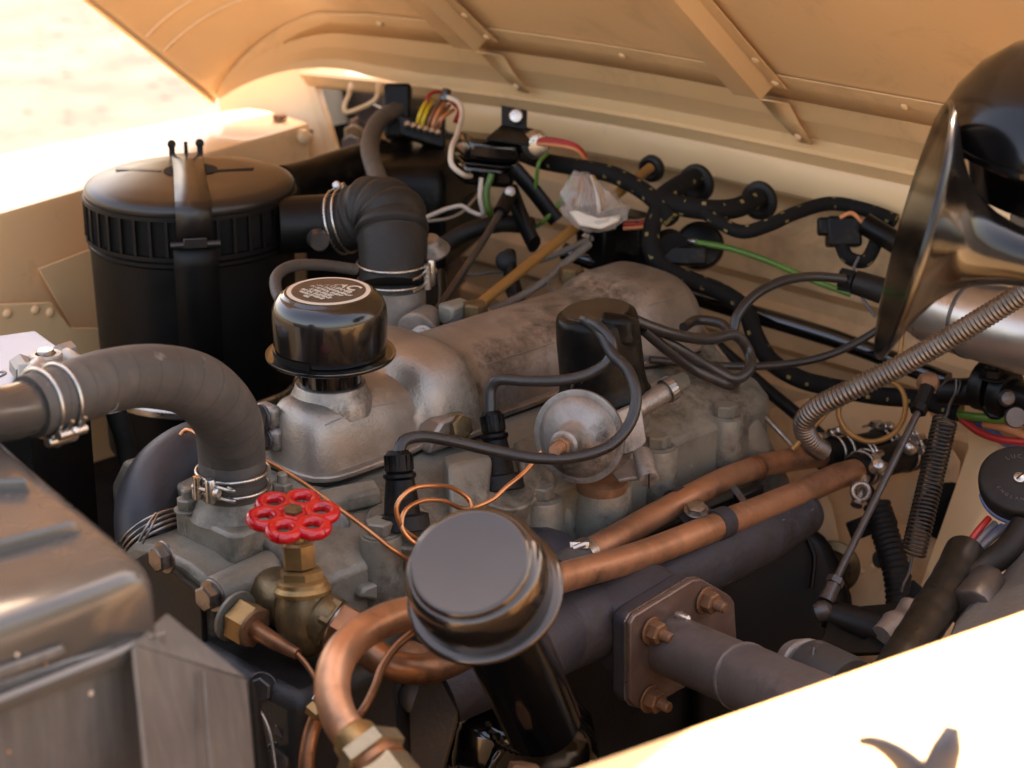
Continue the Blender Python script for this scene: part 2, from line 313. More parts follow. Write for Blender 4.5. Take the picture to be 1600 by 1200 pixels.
def bolt(parent, pos, axis, r, h, mat='steel', washer=True, ref=None, name='bolt', stud=0):
    pos = V(pos); a = V(axis).normalized(); g = [g_hex(pos+a*(.0015 if washer else 0), a, r, h, ref)]
    if washer: g.append(g_lathe([(r*1.25, 0), (r*1.25, .0012), (r*1.2, .0017)], pos, a, 20))
    if stud: g.append(g_lathe([(r*.5, 0), (r*.5, stud*.85), (r*.38, stud)], pos+a*h, a, 14))
    v, f = merge(*g); return mesh(name, v, f, mat, parent, 30)
def ring(c, axis, R_, r, a0=0, a1=2*pi, seg=8, n=48, ex=1., ref=None):
    x, y, a = basis(axis, ref); c = V(c)
    pts = [c+x*R_*cos(a0+(a1-a0)*i/n)+y*R_*ex*sin(a0+(a1-a0)*i/n) for i in range(n+1)]
    v, f, u = g_tube(pts, r, seg, raw=True); return v, f
def clip(c, axis, R_, label, gap=.007, wr=.0013, sdir=None, mat='zinc', group='twin wire hose clips', tail=.014):
    """twin-wire hose clip: two wires round the hose, a trunnion and a screw"""
    c = V(c); a = V(axis).normalized(); sd_ = V(sdir) if sdir is not None else (EZ-fw)
    x = (sd_-a*sd_.dot(a)).normalized(); y = a.cross(x)
    t = thing('hose_clip', label, 'hose clip', c+x*R_, group)
    for s in (-1, 1):
        v, f = ring(c+a*gap*.5*s, a, R_+wr, wr, seg=8); mesh('wire', v, f, mat, t, 60)
    p = c+x*(R_+.004)
    pass
    v, f = merge(g_lathe([(.0034, -gap*.75), (.0042, -gap*.65), (.0042, gap*.65), (.0034, gap*.75)], p+y*.004, a, 18),
                 g_lathe([(.0034, -gap*.7), (.0034, gap*.7)], p-y*.009, a, 16)); tr_ = mesh('trunnion', v, f, mat, t, 40)
    v, f = merge(g_lathe([(.0019, -.006), (.0019, .014)], p, -y, 12), g_lathe([(.0036, 0), (.0042, .001), (.0042, .003), (.003, .0042)], p+y*.0085, y, 20)); mesh('screw', v, f, mat, tr_, 40)
    v, f = merge(*[(lambda q: (q[0], q[1]))(g_tube([c+a*gap*.33*s+x*(R_+.002)-y*.003, c+a*gap*.33*s+x*(R_+.0022)-y*(tail), c+a*gap*.33*s+x*(R_-.001)-y*(tail+.008)], wr, 8, 8)) for s in (-1, 1)])
    mesh('wire_tail', v, f, mat, t, 60)
    return t
def text(name, s, size, o, ex, ey, mat, parent, depth=.0003, align='CENTER'):
    cu = bpy.data.curves.new(name, 'FONT'); cu.body = s; cu.size = size; cu.align_x = align; cu.align_y = 'CENTER'; cu.extrude = depth; cu.offset = size*.02 if size > .01 else 0; cu.resolution_u = 3
    to = bpy.data.objects.new(name, cu); C.objects.link(to)
    me = bpy.data.meshes.new_from_object(to.evaluated_get(bpy.context.evaluated_depsgraph_get())); bpy.data.objects.remove(to)
    ex = V(ex).normalized(); ey = V(ey).normalized(); ez = ex.cross(ey); o = V(o)
    for v in me.vertices: v.co = ex*v.co.x+ey*v.co.y+ez*v.co.z
    me.materials.clear(); me.materials.append(MT[mat]); ob = bpy.data.objects.new(name, me); ob.location = o; put(ob, parent); return ob
# ================================================================== GROUND
gm = bpy.data.materials.new('dry_sandy_ground'); gm.use_nodes = True
N = gm.node_tree.nodes; L = gm.node_tree.links; b = N['Principled BSDF']; b.inputs['Roughness'].default_value = .95
tc = N.new('ShaderNodeTexCoord'); n1 = N.new('ShaderNodeTexNoise'); n1.inputs['Scale'].default_value = 2.2; n1.inputs['Detail'].default_value = 8; n1.inputs['Roughness'].default_value = .7
L.new(tc.outputs['Object'], n1.inputs['Vector']); cr = N.new('ShaderNodeValToRGB'); L.new(n1.outputs['Fac'], cr.inputs[0])
cr.color_ramp.elements[0].position = .36; cr.color_ramp.elements[0].color = (.045, .038, .033, 1); cr.color_ramp.elements[1].position = .62; cr.color_ramp.elements[1].color = (.095, .083, .073, 1)
L.new(cr.outputs[0], b.inputs['Base Color'])
MT['ground'] = gm
gs = [[V((-60+i*6, -60+j*6, -.92+.03*random.random())) for i in range(21)] for j in range(21)]
tag(grid('ground', gs, 'ground', smooth=180), 'pale dry sandy ground beyond the far wing', None, None, 'structure'); bpy.data.objects['ground'].pop('label')
random.seed(3)
vs, fs = [], []
for i in range(2600):
    a = random.uniform(R(15), R(85)); d = random.uniform(4, 22); x, y = CAM.x+d*cos(a), CAM.y+d*sin(a); h = random.uniform(.003, .009); s = h*4
    if -1.2 < x < 3 and -1 < y < 1: continue
    k = len(vs); z = -.91; t = random.uniform(0, 6); c_, s_ = cos(t)*s, sin(t)*s
    vs += [V((x-c_, y-s_, z)), V((x+c_, y+s_, z)), V((x-s_, y+c_, z)), V((x+s_, y-c_, z)), V((x+random.uniform(-.01, .01), y, z+h))]
    fs += [(k, k+2, k+4), (k+2, k+1, k+4), (k+1, k+3, k+4), (k+3, k, k+4)]
MT['stone'] = M('pale_stone', (.085, .074, .066), .9, var=.15, vscale=.8)
tag(mesh('gravel', vs, fs, 'stone', None, 0), None, None, None, 'stuff')

# ================================================================== BONNET
AL = R(40); bv = V((-cos(AL), 0, sin(AL))); bn = V((-sin(AL), 0, -cos(AL)))   # up the bonnet; underside normal
def dxc(y): return -.13*max(0, min(1.3, (y-.15)/.6))**2
def zz(px, py, x): return PX(px, py, x).z
prof = [(x_, zz(1100, y_, x_)) for x_, y_ in ((.454, 203), (.452, 178), (.426, 155), (.421, 151), (.408, 119), (.402, 114), (.366, 93))]
fx, fz = prof[-1]
def station():
    out = []
    for i in range(15): out.append((-.42+i*(1.03/14), 0, 0))  # near edge cut short out of view to leave the near wing sunlit
    for i in range(1, 11):
        a = i/10*pi*.42; out.append((.61+.12*sin(a), .12*(1-cos(a)), a))
    y, dr, a = out[-1]; out.append((y+.003, dr+.008, a))
    return out
ST = station()
bonnet = thing('bonnet', 'open sand coloured bonnet tilted up over the engine bay', 'bonnet', V((.4, 0, fz)))
def bp(y, dr, x, z, t=0): return V((x+dxc(y), y, z))+bv*t+bn*dr
tt = [0, .05, .12, .2, .3, .45, .6, .75, 1.0]
grid('panel', [[bp(y, dr-.0012, fx, fz, t-.068) for (y, dr, a) in ST] for t in tt], 'paint_bonnet', bonnet, th=.0014, smooth=30)
def railp(i, x, z):
    y, dr, a = ST[i]; w = max(0, (i-13)/(len(ST)-14))**.8; return bp(y, dr+.0025, x, z).lerp(bp(y, dr+.001, fx, fz, -.066), w)
grid('hinge_rail', [[railp(i, x, z) for i in range(len(ST)-1)] for (x, z) in prof], 'paint_bonnet', bonnet, th=.0012, smooth=25, bevel=.0015)
# rolled edge of the bonnet side
tube('rolled_edge', [bp(ST[-1][0], ST[-1][1], fx, fz, t) for t in (-.068, 0, .3, .6, .88)], .003, 'paint_bonnet', bonnet, seg=8, n=20)
# beads pressed round the shoulder
for t in (.03, .06):
    tube('pressed_bead', [bp(y, dr+.0005, fx, fz, t) for (y, dr, a) in ST[13:-1]], .0022, 'paint_bonnet', bonnet, seg=8, n=40)
def on_bonnet(px, py, h=0):
    o = V((fx, 0, fz))+bn*h; r = ray(px, py); return CAM+r*((o-CAM).dot(bn)/r.dot(bn))
rv_me = None
def rivet(parent, p, nrm, r=.0045, mat='paint_bonnet', name='rivet'):
    global rv_me
    x, y, a = basis(nrm)
    if rv_me is None or True:
        v, f = g_lathe([(1, 0), (.92, .3), (.6, .52), (.2, .6)], (0, 0, 0), EZ, 12)
        if rv_me is None:
            rv_me = {}
        if mat not in rv_me:
            me = bpy.data.meshes.new('rivet'); me.from_pydata(v, [], f); me.materials.append(MT[mat])
            for q in me.polygons: q.use_smooth = True
            rv_me[mat] = me
    o = bpy.data.objects.new(name, rv_me[mat]); o.matrix_world = Matrix.Translation(V(p)) @ Matrix((x, y, a)).transposed().to_4x4() @ Matrix.Scale(r, 4)
    loc = o.location.copy(); put(o, parent); return o
# braces
def brace(pa, pb, wd, t1, label):
    t1 = .85
    """hat-section brace from the rail up the bonnet; pa..pb pixel rays give its lateral place"""
    y0 = on_bonnet(*pa).y
    br = []
    cs = [(-wd, 0), (-wd*.58, 0), (-wd*.42, .016), (wd*.42, .016), (wd*.58, 0), (wd, 0)]
    for t in (-.022, t1): br.append([V((fx+dxc(y0), y0+q, fz))+bv*t+bn*(h+.0045) for q, h in cs])
    o = grid('brace', br, 'paint_bonnet', bonnet, th=.0016, smooth=20, label=label, bevel=.0015)
    # tongue folded down over the rail
    T0 = V((fx+dxc(y0), y0, fz))
    b0 = T0+bn*.0205-bv*.022; b1 = V((.408+dxc(y0), y0-.006, prof[4][1]))+V((-.006, 0, -.010)); b2 = V((.423+dxc(y0), y0-.012, prof[3][1]))+V((-.008, 0, -.006)); b3 = V((.450+dxc(y0), y0-.018, prof[1][1]))+V((-.008, 0, -.006))
    grid('tongue', [[b0+EY*.019, b0-EY*.019], [b1+EY*.016, b1-EY*.020], [b2+EY*.010, b2-EY*.018], [b3+EY*.006, b3-EY*.010]], 'paint_bonnet', bonnet, th=.0016, smooth=20)
    for s in (-1,): 
        rivet(o, T0+EY*(wd*.8*s)+bv*.03+bn*.0055, bn); rivet(o, T0+EY*(wd*.8*s)-bv*.012+bn*.0055, bn)
    rivet(bonnet, b3.lerp(b2, .3)+V((-.0008, 0, -.0005)), V((-1, 0, -.3)))
brace((1110, 40), None, .040, .5, 'broad brace under the bonnet nearest the horn')
brace((738, 20), None, .040, .5, 'broad brace under the bonnet nearer its far shoulder')
for px, py in ((525, 18), (650, 36), (975, 86), (1415, 160)):
    q = PX(px, py, .382); q = V((.384+dxc(q.y), q.y, fz*.5+prof[5][1]*.5)); rivet(bonnet, q+bn*.004, bn+V((-.2, 0, 0)))
for px, py in ((436, 15), (478, 17)):
    q = on_bonnet(px, py, .004); lathe('rubber_buffer', [(.011, 0), (.012, .003), (.010, .009), (.005, .011)], q, bn, 'rubber_black', bonnet, 20)

# ================================================================== BULKHEAD
bulk = thing('bulkhead', 'sand painted bulkhead with pressed ribs behind the engine', 'bulkhead', V((.5, 0, -.1)))
Ys = [-.9+i*.06 for i in range(27)] + [.70]
bx = [(.60, zz(1100, 197, .452)+.004), (.462, zz(1100, 197, .462)), (.452, zz(1100, 199, .452)), (.448, zz(1100, 206, .448)), (.456, zz(1100, 214, .456)), (.458, zz(1100, 219, .458)), (.462, zz(1100, 222, .462)), (.460, zz(1100, 228, .46)), (.460, zz(1100, 272, .46)), (.464, zz(1100, 274, .464)-.002), (.52, zz(1100, 274, .464)-.001)]
grid('scuttle_lip', [[V((x+dxc(y), y, z)) for y in Ys] for x, z in bx[:7]]+[[V((.470+dxc(y), y, bx[6][1]-.004)) for y in Ys]], 'paint', bulk, th=0, smooth=40)
Yf = [y for y in Ys if y < .50]+[.52]
grid('scuttle_face', [[V((x+dxc(y), y, z)) for y in Yf] for x, z in bx[6:]], 'paint', bulk, th=0, smooth=40)
zt = bx[-1][1]
BXM = .515
pr2 = [(BXM, zt), (BXM, .024), (BXM-.013, .014), (BXM-.013, -.036), (BXM+.002, -.050), (BXM+.002, -.066), (BXM-.013, -.076), (BXM-.013, -.110), (BXM+.002, -.122), (BXM+.002, -.150), (BXM-.008, -.156), (BXM-.008, -.60)]
Yb = [-.9+i*.05 for i in range(31)]
grid('firewall', [[V((x, y, z)) for y in Yb] for x, z in pr2], 'paint_dusty', bulk, smooth=40, bevel=0)
# far upper corner of the bulkhead
def Q(*a): return P(*a)
plate('corner_pillar', [P(340, 140, 2.53), P(345, 60, 2.53), P(400, 40, 2.52), P(540, 55, 2.50), P(540, 104, 2.47), P(500, 104, 2.47), P(492, 126, 2.465), P(540, 275, 2.45), P(470, 265, 2.46), P(345, 185, 2.53)], .004, 'paint', bulk, bevel=.0015)
plate('corner_return', [P(488, 120, 2.462), P(497, 120, 2.47), P(545, 275, 2.46), P(536, 275, 2.445)], .012, 'paint', bulk)
plate('recess_back', [P(480, 110, 2.75), P(800, 140, 2.66), P(800, 600, 2.66), P(480, 600, 2.75)], .01, 'oily', bulk, label='shaded sheet at the back of the heater recess')  # recess shade is put into this sheet's dark brown colour
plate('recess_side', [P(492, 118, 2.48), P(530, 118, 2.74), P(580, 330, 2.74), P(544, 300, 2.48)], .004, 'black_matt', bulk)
# footwell box at the near end, and the transmission tunnel side
plate('footwell_panel', [P(1505, 620, 1.98), P(1640, 600, 1.9), P(1640, 1100, 1.8), P(1360, 1100, 1.86), P(1425, 950, 1.9), P(1485, 780, 1.96), P(1512, 700, 1.98)], .004, 'paint', bulk, bevel=.0015)
plate('tunnel_panel', [P(1200, 640, 2.10), P(1330, 600, 2.12), P(1450, 640, 2.1), P(1500, 720, 2.02), P(1490, 800, 1.99), P(1380, 1120, 1.93), P(1215, 1120, 2.0)], .004, 'paint_dusty', bulk, bevel=.0015)
plate('pressed_panel', [P(1255, 700, 2.02), P(1300, 790, 1.99), P(1320, 900, 1.97), P(1325, 1000, 1.95), P(1300, 1060, 1.93), P(1230, 1060, 1.97), P(1225, 800, 2.0)], .004, 'paint_dusty', bulk, bevel=.004)
for px, py, d, r in ((1365, 885, 1.95, .003), (1377, 798, 1.97, .004), (1347, 893, 1.945, .002)):
    lathe('blind_plug', [(r*1.5, 0), (r*1.4, .002), (r*.5, .004)], P(px, py, d), -fw, 'paint_dusty', bulk, 16)
# dark hole behind the spring
lathe('pedal_opening', [(.030, 0), (.030, .002), (.024, .0022)], P(1484, 800, 1.972), V((-.8, -.5, .1)), 'black_matt', bulk, 24, label='dark oval opening behind the return spring')
lathe('grommet', [(.026, 0), (.026, .003), (.018, .006), (.014, .004)], P(1302, 885, 1.95), V((-.8, -.4, .1)), 'brass_dark', bulk, 32, label='brownish round plug low on the panel')

# ================================================================== WINGS
far = thing('far_wing', 'sunlit sand coloured far wing behind the air cleaner', 'wing', V((-.4, .65, 0)))
def yi(x): return .586+.20*max(x, -.25)
FXs = [-1.6, -1.2, -.9, -.6, -.4, -.2, 0, .1, .2, .27, .31]
ZW = .08
secs = []
for x in FXs:
    y = yi(x); yo = .79
    secs.append([V((x, y+.012, -.55)), V((x, y+.004, -.1)), V((x, y, ZW-.006)), V((x, y+.002, ZW-.001)), V((x, y+.007, ZW)), V((x, y+.08, ZW+.002)), V((x, yo-.03, ZW)), V((x, yo-.008, ZW-.004)), V((x, yo, ZW-.014)), V((x, yo+.02, ZW-.12)), V((x, yo+.03, -.5))])
grid('wing_panel', secs, 'paint', far, th=0, smooth=50)
q0 = [PY(a_, b_, yi(-.25)-.016) for a_, b_ in ((-40, 477), (80, 472), (110, 512), (200, 513), (200, 600), (-40, 600))]
plate('side_flange', q0, .003, 'paint', far, bevel=.001)
plate('patch_plate', [PY(a_, b_, yi(-.12)-.012) for a_, b_ in ((60, 420), (145, 388), (210, 400), (210, 515), (113, 512))], .003, 'paint', far, bevel=.001)
for px, py, d in ((11, 490, 1.975), (55, 484, 1.985), (78, 488, 1.99)):
    rivet(far, PY(px, py, yi(-.25)-.016), V((-.1, -1, .1)), .005, 'paint')
rv = rivet(far, P(475, 214, 2.40), V((-.3, -1, .2)), .010, 'paint')
lathe('wing_bolt', [(.009, 0), (.009, .004), (.006, .006)], PZ(437, 186, ZW+.003), EZ, 'rust', far, 6)
near = thing('near_wing', 'bright sunlit sand coloured near wing along the bottom right', 'wing', V((-.3, -.75, 0)))
E0 = PZ(870, 1200, ZW); E1 = PZ(1600, 945, ZW); dn = (E1-E0).normalized(); sdn = V((dn.y, -dn.x, 0))
secs = []
for t in (-1.0, -.7, -.4, -.2, 0, .1, .2, .3, .36, .45, .6, .9, 1.2):
    c = E0+dn*t
    secs.append([c+sdn*o+EZ*h for o, h in ((.010, -.60), (.004, -.1), (0, -.014), (.0015, -.006), (.005, -.001), (.010, 0), (.08, .003), (.2, .004), (.28, .001), (.31, -.012), (.325, -.05), (.335, -.5))])
grid('wing_panel', secs, 'paint', near, th=0, smooth=50)
# bonnet catch: a cast three-armed hook standing on the near wing
hk = thing('bonnet_catch', 'dark metal hooked bonnet catch standing on the near wing', 'catch', P(1450, 1230, 1.0))
tube('hook', [P(1342, 1158, .99), P(1368, 1160, .985), P(1400, 1178, .985), P(1430, 1208, .985), P(1450, 1240, .985), P(1455, 1275, .985)], [.0022, .0042, .0060, .0080, .010, .011], 'manifold', hk, seg=16, n=40, sq=.6)
tube('lever', [P(1488, 1135, .98), P(1482, 1160, .98), P(1472, 1190, .982), P(1462, 1220, .984), P(1456, 1260, .985)], [.0045, .0090, .0105, .0115, .012], 'manifold', hk, seg=16, n=40, sq=.75)

# unseen windscreen base and top, added to shade the wings and scuttle
scr = thing('cab', 'sand painted cab front and roof standing behind the open bonnet', 'cab', V((.66, 0, .1)))
box('roof', V((1.14, 0, .59)), (1.08, 1.76, .03), 'paint', scr, bevel=.008)
for y in (-.74, .74): box('pillar', V((.70, y, .335)), (.04, .05, .45), 'paint', scr, bevel=.004)
box('bottom_rail', V((.70, 0, .135)), (.04, 1.43, .05), 'paint', scr, bevel=.004)
# ================================================================== ENGINE BLOCK AND HEAD
def loft(name, secs, mat, parent=None, smooth=35, label=None, bevel=0, sub=0):
    n = len(secs[0]); vs = [p for s in secs for p in s]; fs = []
    for i in range(len(secs)-1):
        for j in range(n): k = (j+1) % n; fs.append((i*n+j, i*n+k, (i+1)*n+k, (i+1)*n+j))
    fs.append(tuple(range(n-1, -1, -1))); fs.append(tuple((len(secs)-1)*n+i for i in range(n)))
    o = mesh(name, vs, fs, mat, parent, smooth, label=label, bevel=bevel)
    if sub: s = o.modifiers.new('sub', 'SUBSURF'); s.levels = sub; s.render_levels = sub
    return o
eng = thing('engine', 'grey green cast cylinder head and dark block of the engine', 'engine', V((0, .05, -.3)))
# head: polygon section in y,z swept along x
def hsec(x, pts): return [V((x, y, z)) for y, z in pts]
top = [(-.098, -.072), (-.098, -.058), (-.080, -.046), (-.030, -.030), (-.015, -.022), (.14, -.022), (.16, -.05), (.16, -.14), (-.098, -.14)]
loft('cylinder_head', [hsec(-.315, top), hsec(.235, top), hsec(.262, [(y*.85, z) for y, z in top])], 'iron', eng, bevel=.004)
ft = [(-.050, -.055), (-.040, -.048), (-.020, -.044), (.022, -.044), (.05, -.05), (.09, -.09), (.09, -.17), (-.050, -.17)]
loft('head_front', [hsec(-.372, ft), hsec(-.31, ft)], 'iron', eng, bevel=.005)
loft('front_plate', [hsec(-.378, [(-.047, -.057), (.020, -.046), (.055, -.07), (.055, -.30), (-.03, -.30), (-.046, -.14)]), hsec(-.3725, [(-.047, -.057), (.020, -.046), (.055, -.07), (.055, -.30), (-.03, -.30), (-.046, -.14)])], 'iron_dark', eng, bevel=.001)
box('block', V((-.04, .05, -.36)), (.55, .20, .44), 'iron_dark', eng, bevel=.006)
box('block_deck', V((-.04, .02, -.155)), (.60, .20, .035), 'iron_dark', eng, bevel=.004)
# boss tube across head front with bolt
def cyl(name, a, b, r0, r1, mat, parent, seg=28, label=None, rnd=.0):
    a, b = V(a), V(b); h = (b-a).length
    prof = [(r0, 0), (r1, h)] if not rnd else [(r0-rnd, 0), (r0-rnd*.3, rnd*.3), (r0, rnd), (r1, h-rnd), (r1-rnd*.3, h-rnd*.3), (r1-rnd, h)]
    return lathe(name, prof, a, b-a, mat, parent, seg, label=label)
a = PY(333, 930, -.056); 
cyl('bolt_boss', a, a+V((.11, .006, .0)), .0145, .018, 'iron', eng, rnd=.002)
bolt(eng, a, V((-1, -.1, 0)), .0105, .009)
a = PX(258, 870, -.381); bolt(eng, a, V((-1, 0, 0)), .0105, .008)
# lobed casting side behind the valve
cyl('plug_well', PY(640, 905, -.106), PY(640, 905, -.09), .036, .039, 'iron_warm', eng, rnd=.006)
cyl('plug_well', PY(505, 830, -.052), PY(505, 830, -.03), .022, .026, 'iron', eng, rnd=.004)
plate('side_rib', [PY(562, 935, -.105), PY(570, 918, -.105), PY(600, 907, -.105), (PY(650, 905, -.105)), PY(700, 915, -.105), PY(700, 932, -.105), PY(640, 925, -.105), PY(590, 940, -.105)], .03, 'iron', eng, bevel=.003, nrm=(0, -1, 0))
# vertical bolt bosses along the near side of the head
for px, py, ln, rr in ((594, 826, .055, .0165), (846, 770, .070, .0175), (1028, 690, .060, .0175), (1134, 642, .045, .016)):
    q = PY(px, py+8, -.094); cyl('head_boss', q-EZ*ln, q, rr*1.12, rr, 'iron', eng, rnd=.0015)
    bolt(eng, q, EZ, .0115, .010, 'iron', washer=True)
cyl('corner_boss', PY(1195, 720, -.09)-EZ*.03, PY(1160, 655, -.085), .026, .015, 'iron', eng, rnd=.003)
loft('rear_web', [[PY(1000, 600, -.045), PY(1060, 580, -.03), PY(1062, 720, -.09), PY(1010, 790, -.10)], [PY(1120, 600, -.05), PY(1130, 575, -.03), PY(1180, 700, -.09), PY(1150, 735, -.10)]], 'iron', eng, bevel=.003)
# boss of the distributor pedestal below the vacuum unit
cyl('distributor_pedestal', PY(932, 862, -.10), PY(940, 752, -.10), .030, .026, 'iron', eng, rnd=.003)
cyl('side_pillar', PY(885, 860, -.085), PY(868, 785, -.085), .018, .013, 'iron', eng, rnd=.002)
# small plugs and lumps on the head under the capillary
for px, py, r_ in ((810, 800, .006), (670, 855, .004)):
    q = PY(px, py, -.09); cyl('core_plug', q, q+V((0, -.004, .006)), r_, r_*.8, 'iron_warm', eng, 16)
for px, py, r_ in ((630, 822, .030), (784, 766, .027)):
    q = PY(px, py, -.088); lathe('plug_seat', [(r_, -.02), (r_, .0005), (r_*.94, .0020), (r_*.80, .0012)], q, EZ-EY*.35, 'iron_warm', eng, 40)  # dark rings at the plug feet, standing in for shade on the head
loft('head_pillar', [[PY(a_, b_, yy) for a_, b_, yy in ((690, 712, -.045), (762, 694, -.045), (772, 712, -.075), (700, 728, -.075))], [PY(a_, b_, yy) for a_, b_, yy in ((694, 800, -.060), (752, 785, -.060), (762, 806, -.100), (705, 830, -.100))]], 'iron', eng, bevel=.004)
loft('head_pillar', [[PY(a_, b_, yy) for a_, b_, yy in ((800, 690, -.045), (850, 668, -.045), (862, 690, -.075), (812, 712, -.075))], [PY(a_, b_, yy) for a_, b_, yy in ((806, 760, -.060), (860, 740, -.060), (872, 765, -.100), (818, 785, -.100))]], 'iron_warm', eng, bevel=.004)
loft('head_rail', [[PY(a_, b_, yy) for a_, b_, yy in ((470, 770, -.040), (480, 790, -.052), (484, 815, -.054), (472, 800, -.040))], [PY(a_, b_, yy) for a_, b_, yy in ((585, 745, -.040), (596, 765, -.052), (600, 790, -.054), (590, 775, -.040))]], 'iron', eng, bevel=.003)
# timing cover with bolts under the water pump
tc_ = thing('timing_cover', 'dark cast timing cover with bolts under the brass valve', 'engine cover', P(450, 1100, 1.52))
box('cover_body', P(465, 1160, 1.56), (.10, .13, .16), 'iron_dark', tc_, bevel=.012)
for (px, py, px2, py2, r_) in ((412, 1075, 470, 1045, .0115), (445, 1105, 510, 1070, .0125), (437, 1190, 500, 1160, .014), (445, 1140, 470, 1130, .008)):
    q = P(px, py, 1.49); q2 = P(px2, py2, 1.55); cyl('bolt_boss', q, q2, r_, r_*1.1, 'iron_dark', tc_, rnd=.001)
    bolt(tc_, q, q-q2, r_*.85, .007, 'steel_dark')
tube('thread', [P(437+i*.0, 1135, 1.5) for i in range(1)]+[P(470, 1148, 1.5)], .009, 'iron_dark', tc_, rf=lambda s, t: 1+.08*sin(s*2600), n=60)
tube('belt_edge', [P(395, 1090, 1.45), P(420, 1140, 1.44), P(432, 1210, 1.43)], .0012, 'steel', tc_, seg=8)
# lower dark side of the block with oil streaks
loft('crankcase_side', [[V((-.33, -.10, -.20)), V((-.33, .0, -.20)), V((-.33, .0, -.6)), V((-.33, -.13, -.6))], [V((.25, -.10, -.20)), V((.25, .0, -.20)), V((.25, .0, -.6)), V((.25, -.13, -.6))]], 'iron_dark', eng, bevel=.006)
cyl('oil_plug', P(748, 1062, 1.60), P(765, 1050, 1.60), .018, .018, 'steel', eng, rnd=.002)
cyl('side_boss', P(648, 1090, 1.58), P(650, 1080, 1.66), .013, .013, 'steel_dark', eng, rnd=.002)
lathe('lifting_pad', [(.018, 0), (.012, .008), (.003, .012)], P(640, 1030, 1.56), EZ-fw*.5, 'rust', eng, 12)
plate('block_flange', [P(560, 880, 1.66), P(700, 960, 1.64), P(720, 1250, 1.60), P(640, 1250, 1.6), P(600, 1100, 1.63), P(540, 960, 1.65)], .02, 'oily', eng, bevel=.004)
plate('bracket_plate', [P(635, 1050, 1.585), P(735, 1040, 1.575), P(720, 1100, 1.57), P(688, 1220, 1.565), P(640, 1220, 1.57)], .008, 'oily', eng, bevel=.002, label='oil stained bracket under the copper bend')

# side cover carrying the oil filler
sc_ = thing('side_cover', 'glossy black pressed side cover the oil filler tube rises from', 'engine cover', P(800, 1180, 1.5))
cv = [PY(a_, b_, -.165) for a_, b_ in ((690, 1300), (690, 1190), (697, 1140), (712, 1110), (735, 1092), (770, 1084), (850, 1078), (900, 1090), (925, 1115), (935, 1160), (935, 1300))]
plate('cover_rim', cv, .006, 'black_gloss', sc_, bevel=.0025)
cc = sum(cv, V())/len(cv)
plate('cover_dish', [c_.lerp(cc, .10)-EY*.004 for c_ in cv], .006, 'black_gloss', sc_, bevel=.004)
loft('cover_swell', [[c_.lerp(cc, k_)-EY*o_ for c_ in cv] for k_, o_ in ((.16, .004), (.22, .016), (.32, .030), (.46, .040), (.65, .045), (.85, .046))], 'black_gloss', sc_, smooth=70)
tube('weld_seam', [PY(a_, b_, -.214) for a_, b_ in ((762, 1130), (772, 1155), (800, 1172), (835, 1178), (862, 1172))], .0022, 'black_gloss', sc_, rf=lambda s, t: 1+.35*sin(s*900))
tube('cover_crease', [PY(a_, b_, -.208) for a_, b_ in ((775, 1150), (782, 1170), (770, 1190), (760, 1215))], .004, 'black_gloss', sc_, seg=16)
cyl('cover_nut', P(818, 1208, 1.43), P(820, 1194, 1.43), .012, .011, 'rust', sc_, 6)

# exhaust manifold
man = thing('exhaust_manifold', 'heavy dark iron exhaust manifold below the copper pipes', 'manifold', PY(1100, 860, -.17))
Mp = [PY(780, 1040, -.20), PY(860, 990, -.185), PY(960, 945, -.175), PY(1060, 893, -.17), PY(1160, 847, -.17), PY(1235, 812, -.17), PY(1258, 800, -.172)]
tube('manifold_runner', Mp, [.034, .034, .032, .030, .030, .029, .021], 'manifold', man, seg=28, n=60)
q = PY(1255, 802, -.171)
lathe('runner_end', [(.021, 0), (.018, .006), (.010, .011), (.001, .012)], Mp[-1], Mp[-1]-Mp[-2], 'manifold', man, 28)
tube('lower_runner', [PY(690, 1075, -.16), PY(800, 1020, -.18), PY(900, 975, -.185), PY(980, 960, -.185)], [.03, .034, .034, .03], 'manifold', man, seg=24)
for px, py in ((905, 895),):
    q = PY(px, py, -.155); tube('port_branch', [q+V((0, -.01, -.02)), q+V((0, .03, .0)), q+V((0, .07, -.01))], [.026, .026, .028], 'manifold', man, seg=18)
fo = PY(1062, 1012, -.238)
fl = [PY(985, 975, -.238), PY(992, 962, -.238), PY(1082, 907, -.238), PY(1097, 905, -.238), PY(1142, 932, -.238), PY(1148, 942, -.238), PY(1152, 1010, -.238), PY(1140, 1035, -.238), PY(1010, 1108, -.238), PY(992, 1104, -.238), PY(985, 1095, -.238)]
fc = sum(fl, V())/len(fl)
plate('mating_flange', [p+EY*.0045 for p in fl], .016, 'manifold', man, bevel=.003, nrm=(0, -1, 0))
bigs = [[fc+(p-fc)*k+EY*o+V((-.015*(o-.018)/.05, 0, .03*(o-.018)/.05)) for p in fl] for k, o in ((.93, .012), (.86, .03), (.62, .075))]
loft('outlet_throat', bigs, 'manifold', man, smooth=70, bevel=.004)
cyl('casting_lug', PY(985, 958, -.21), PY(985, 958, -.21)+V((0, .02, .004)), .012, .014, 'manifold', man, rnd=.003)
dp = thing('exhaust_downpipe', 'grey steel exhaust downpipe with square four bolt flange', 'exhaust pipe', fo)
plate('flange', fl, .0045, 'flange', dp, bevel=.0012, nrm=(0, -1, 0))
plate('gasket', [p+(p-fc)*.015+EY*.0046 for p in fl], .0014, 'zinc', dp, bevel=0, nrm=(0, -1, 0))
c0 = PY(1052, 1010, -.243); c1 = P(1330, 1130, (c0-CAM).dot(fw)-.20)
ddir = (c1-c0).normalized()
lathe('pipe', [(.0255, -.004), (.0252, .004), (.0248, .095), (.0262, .100), (.0262, .30)], c0, ddir, 'pipe_iron', dp, 44)
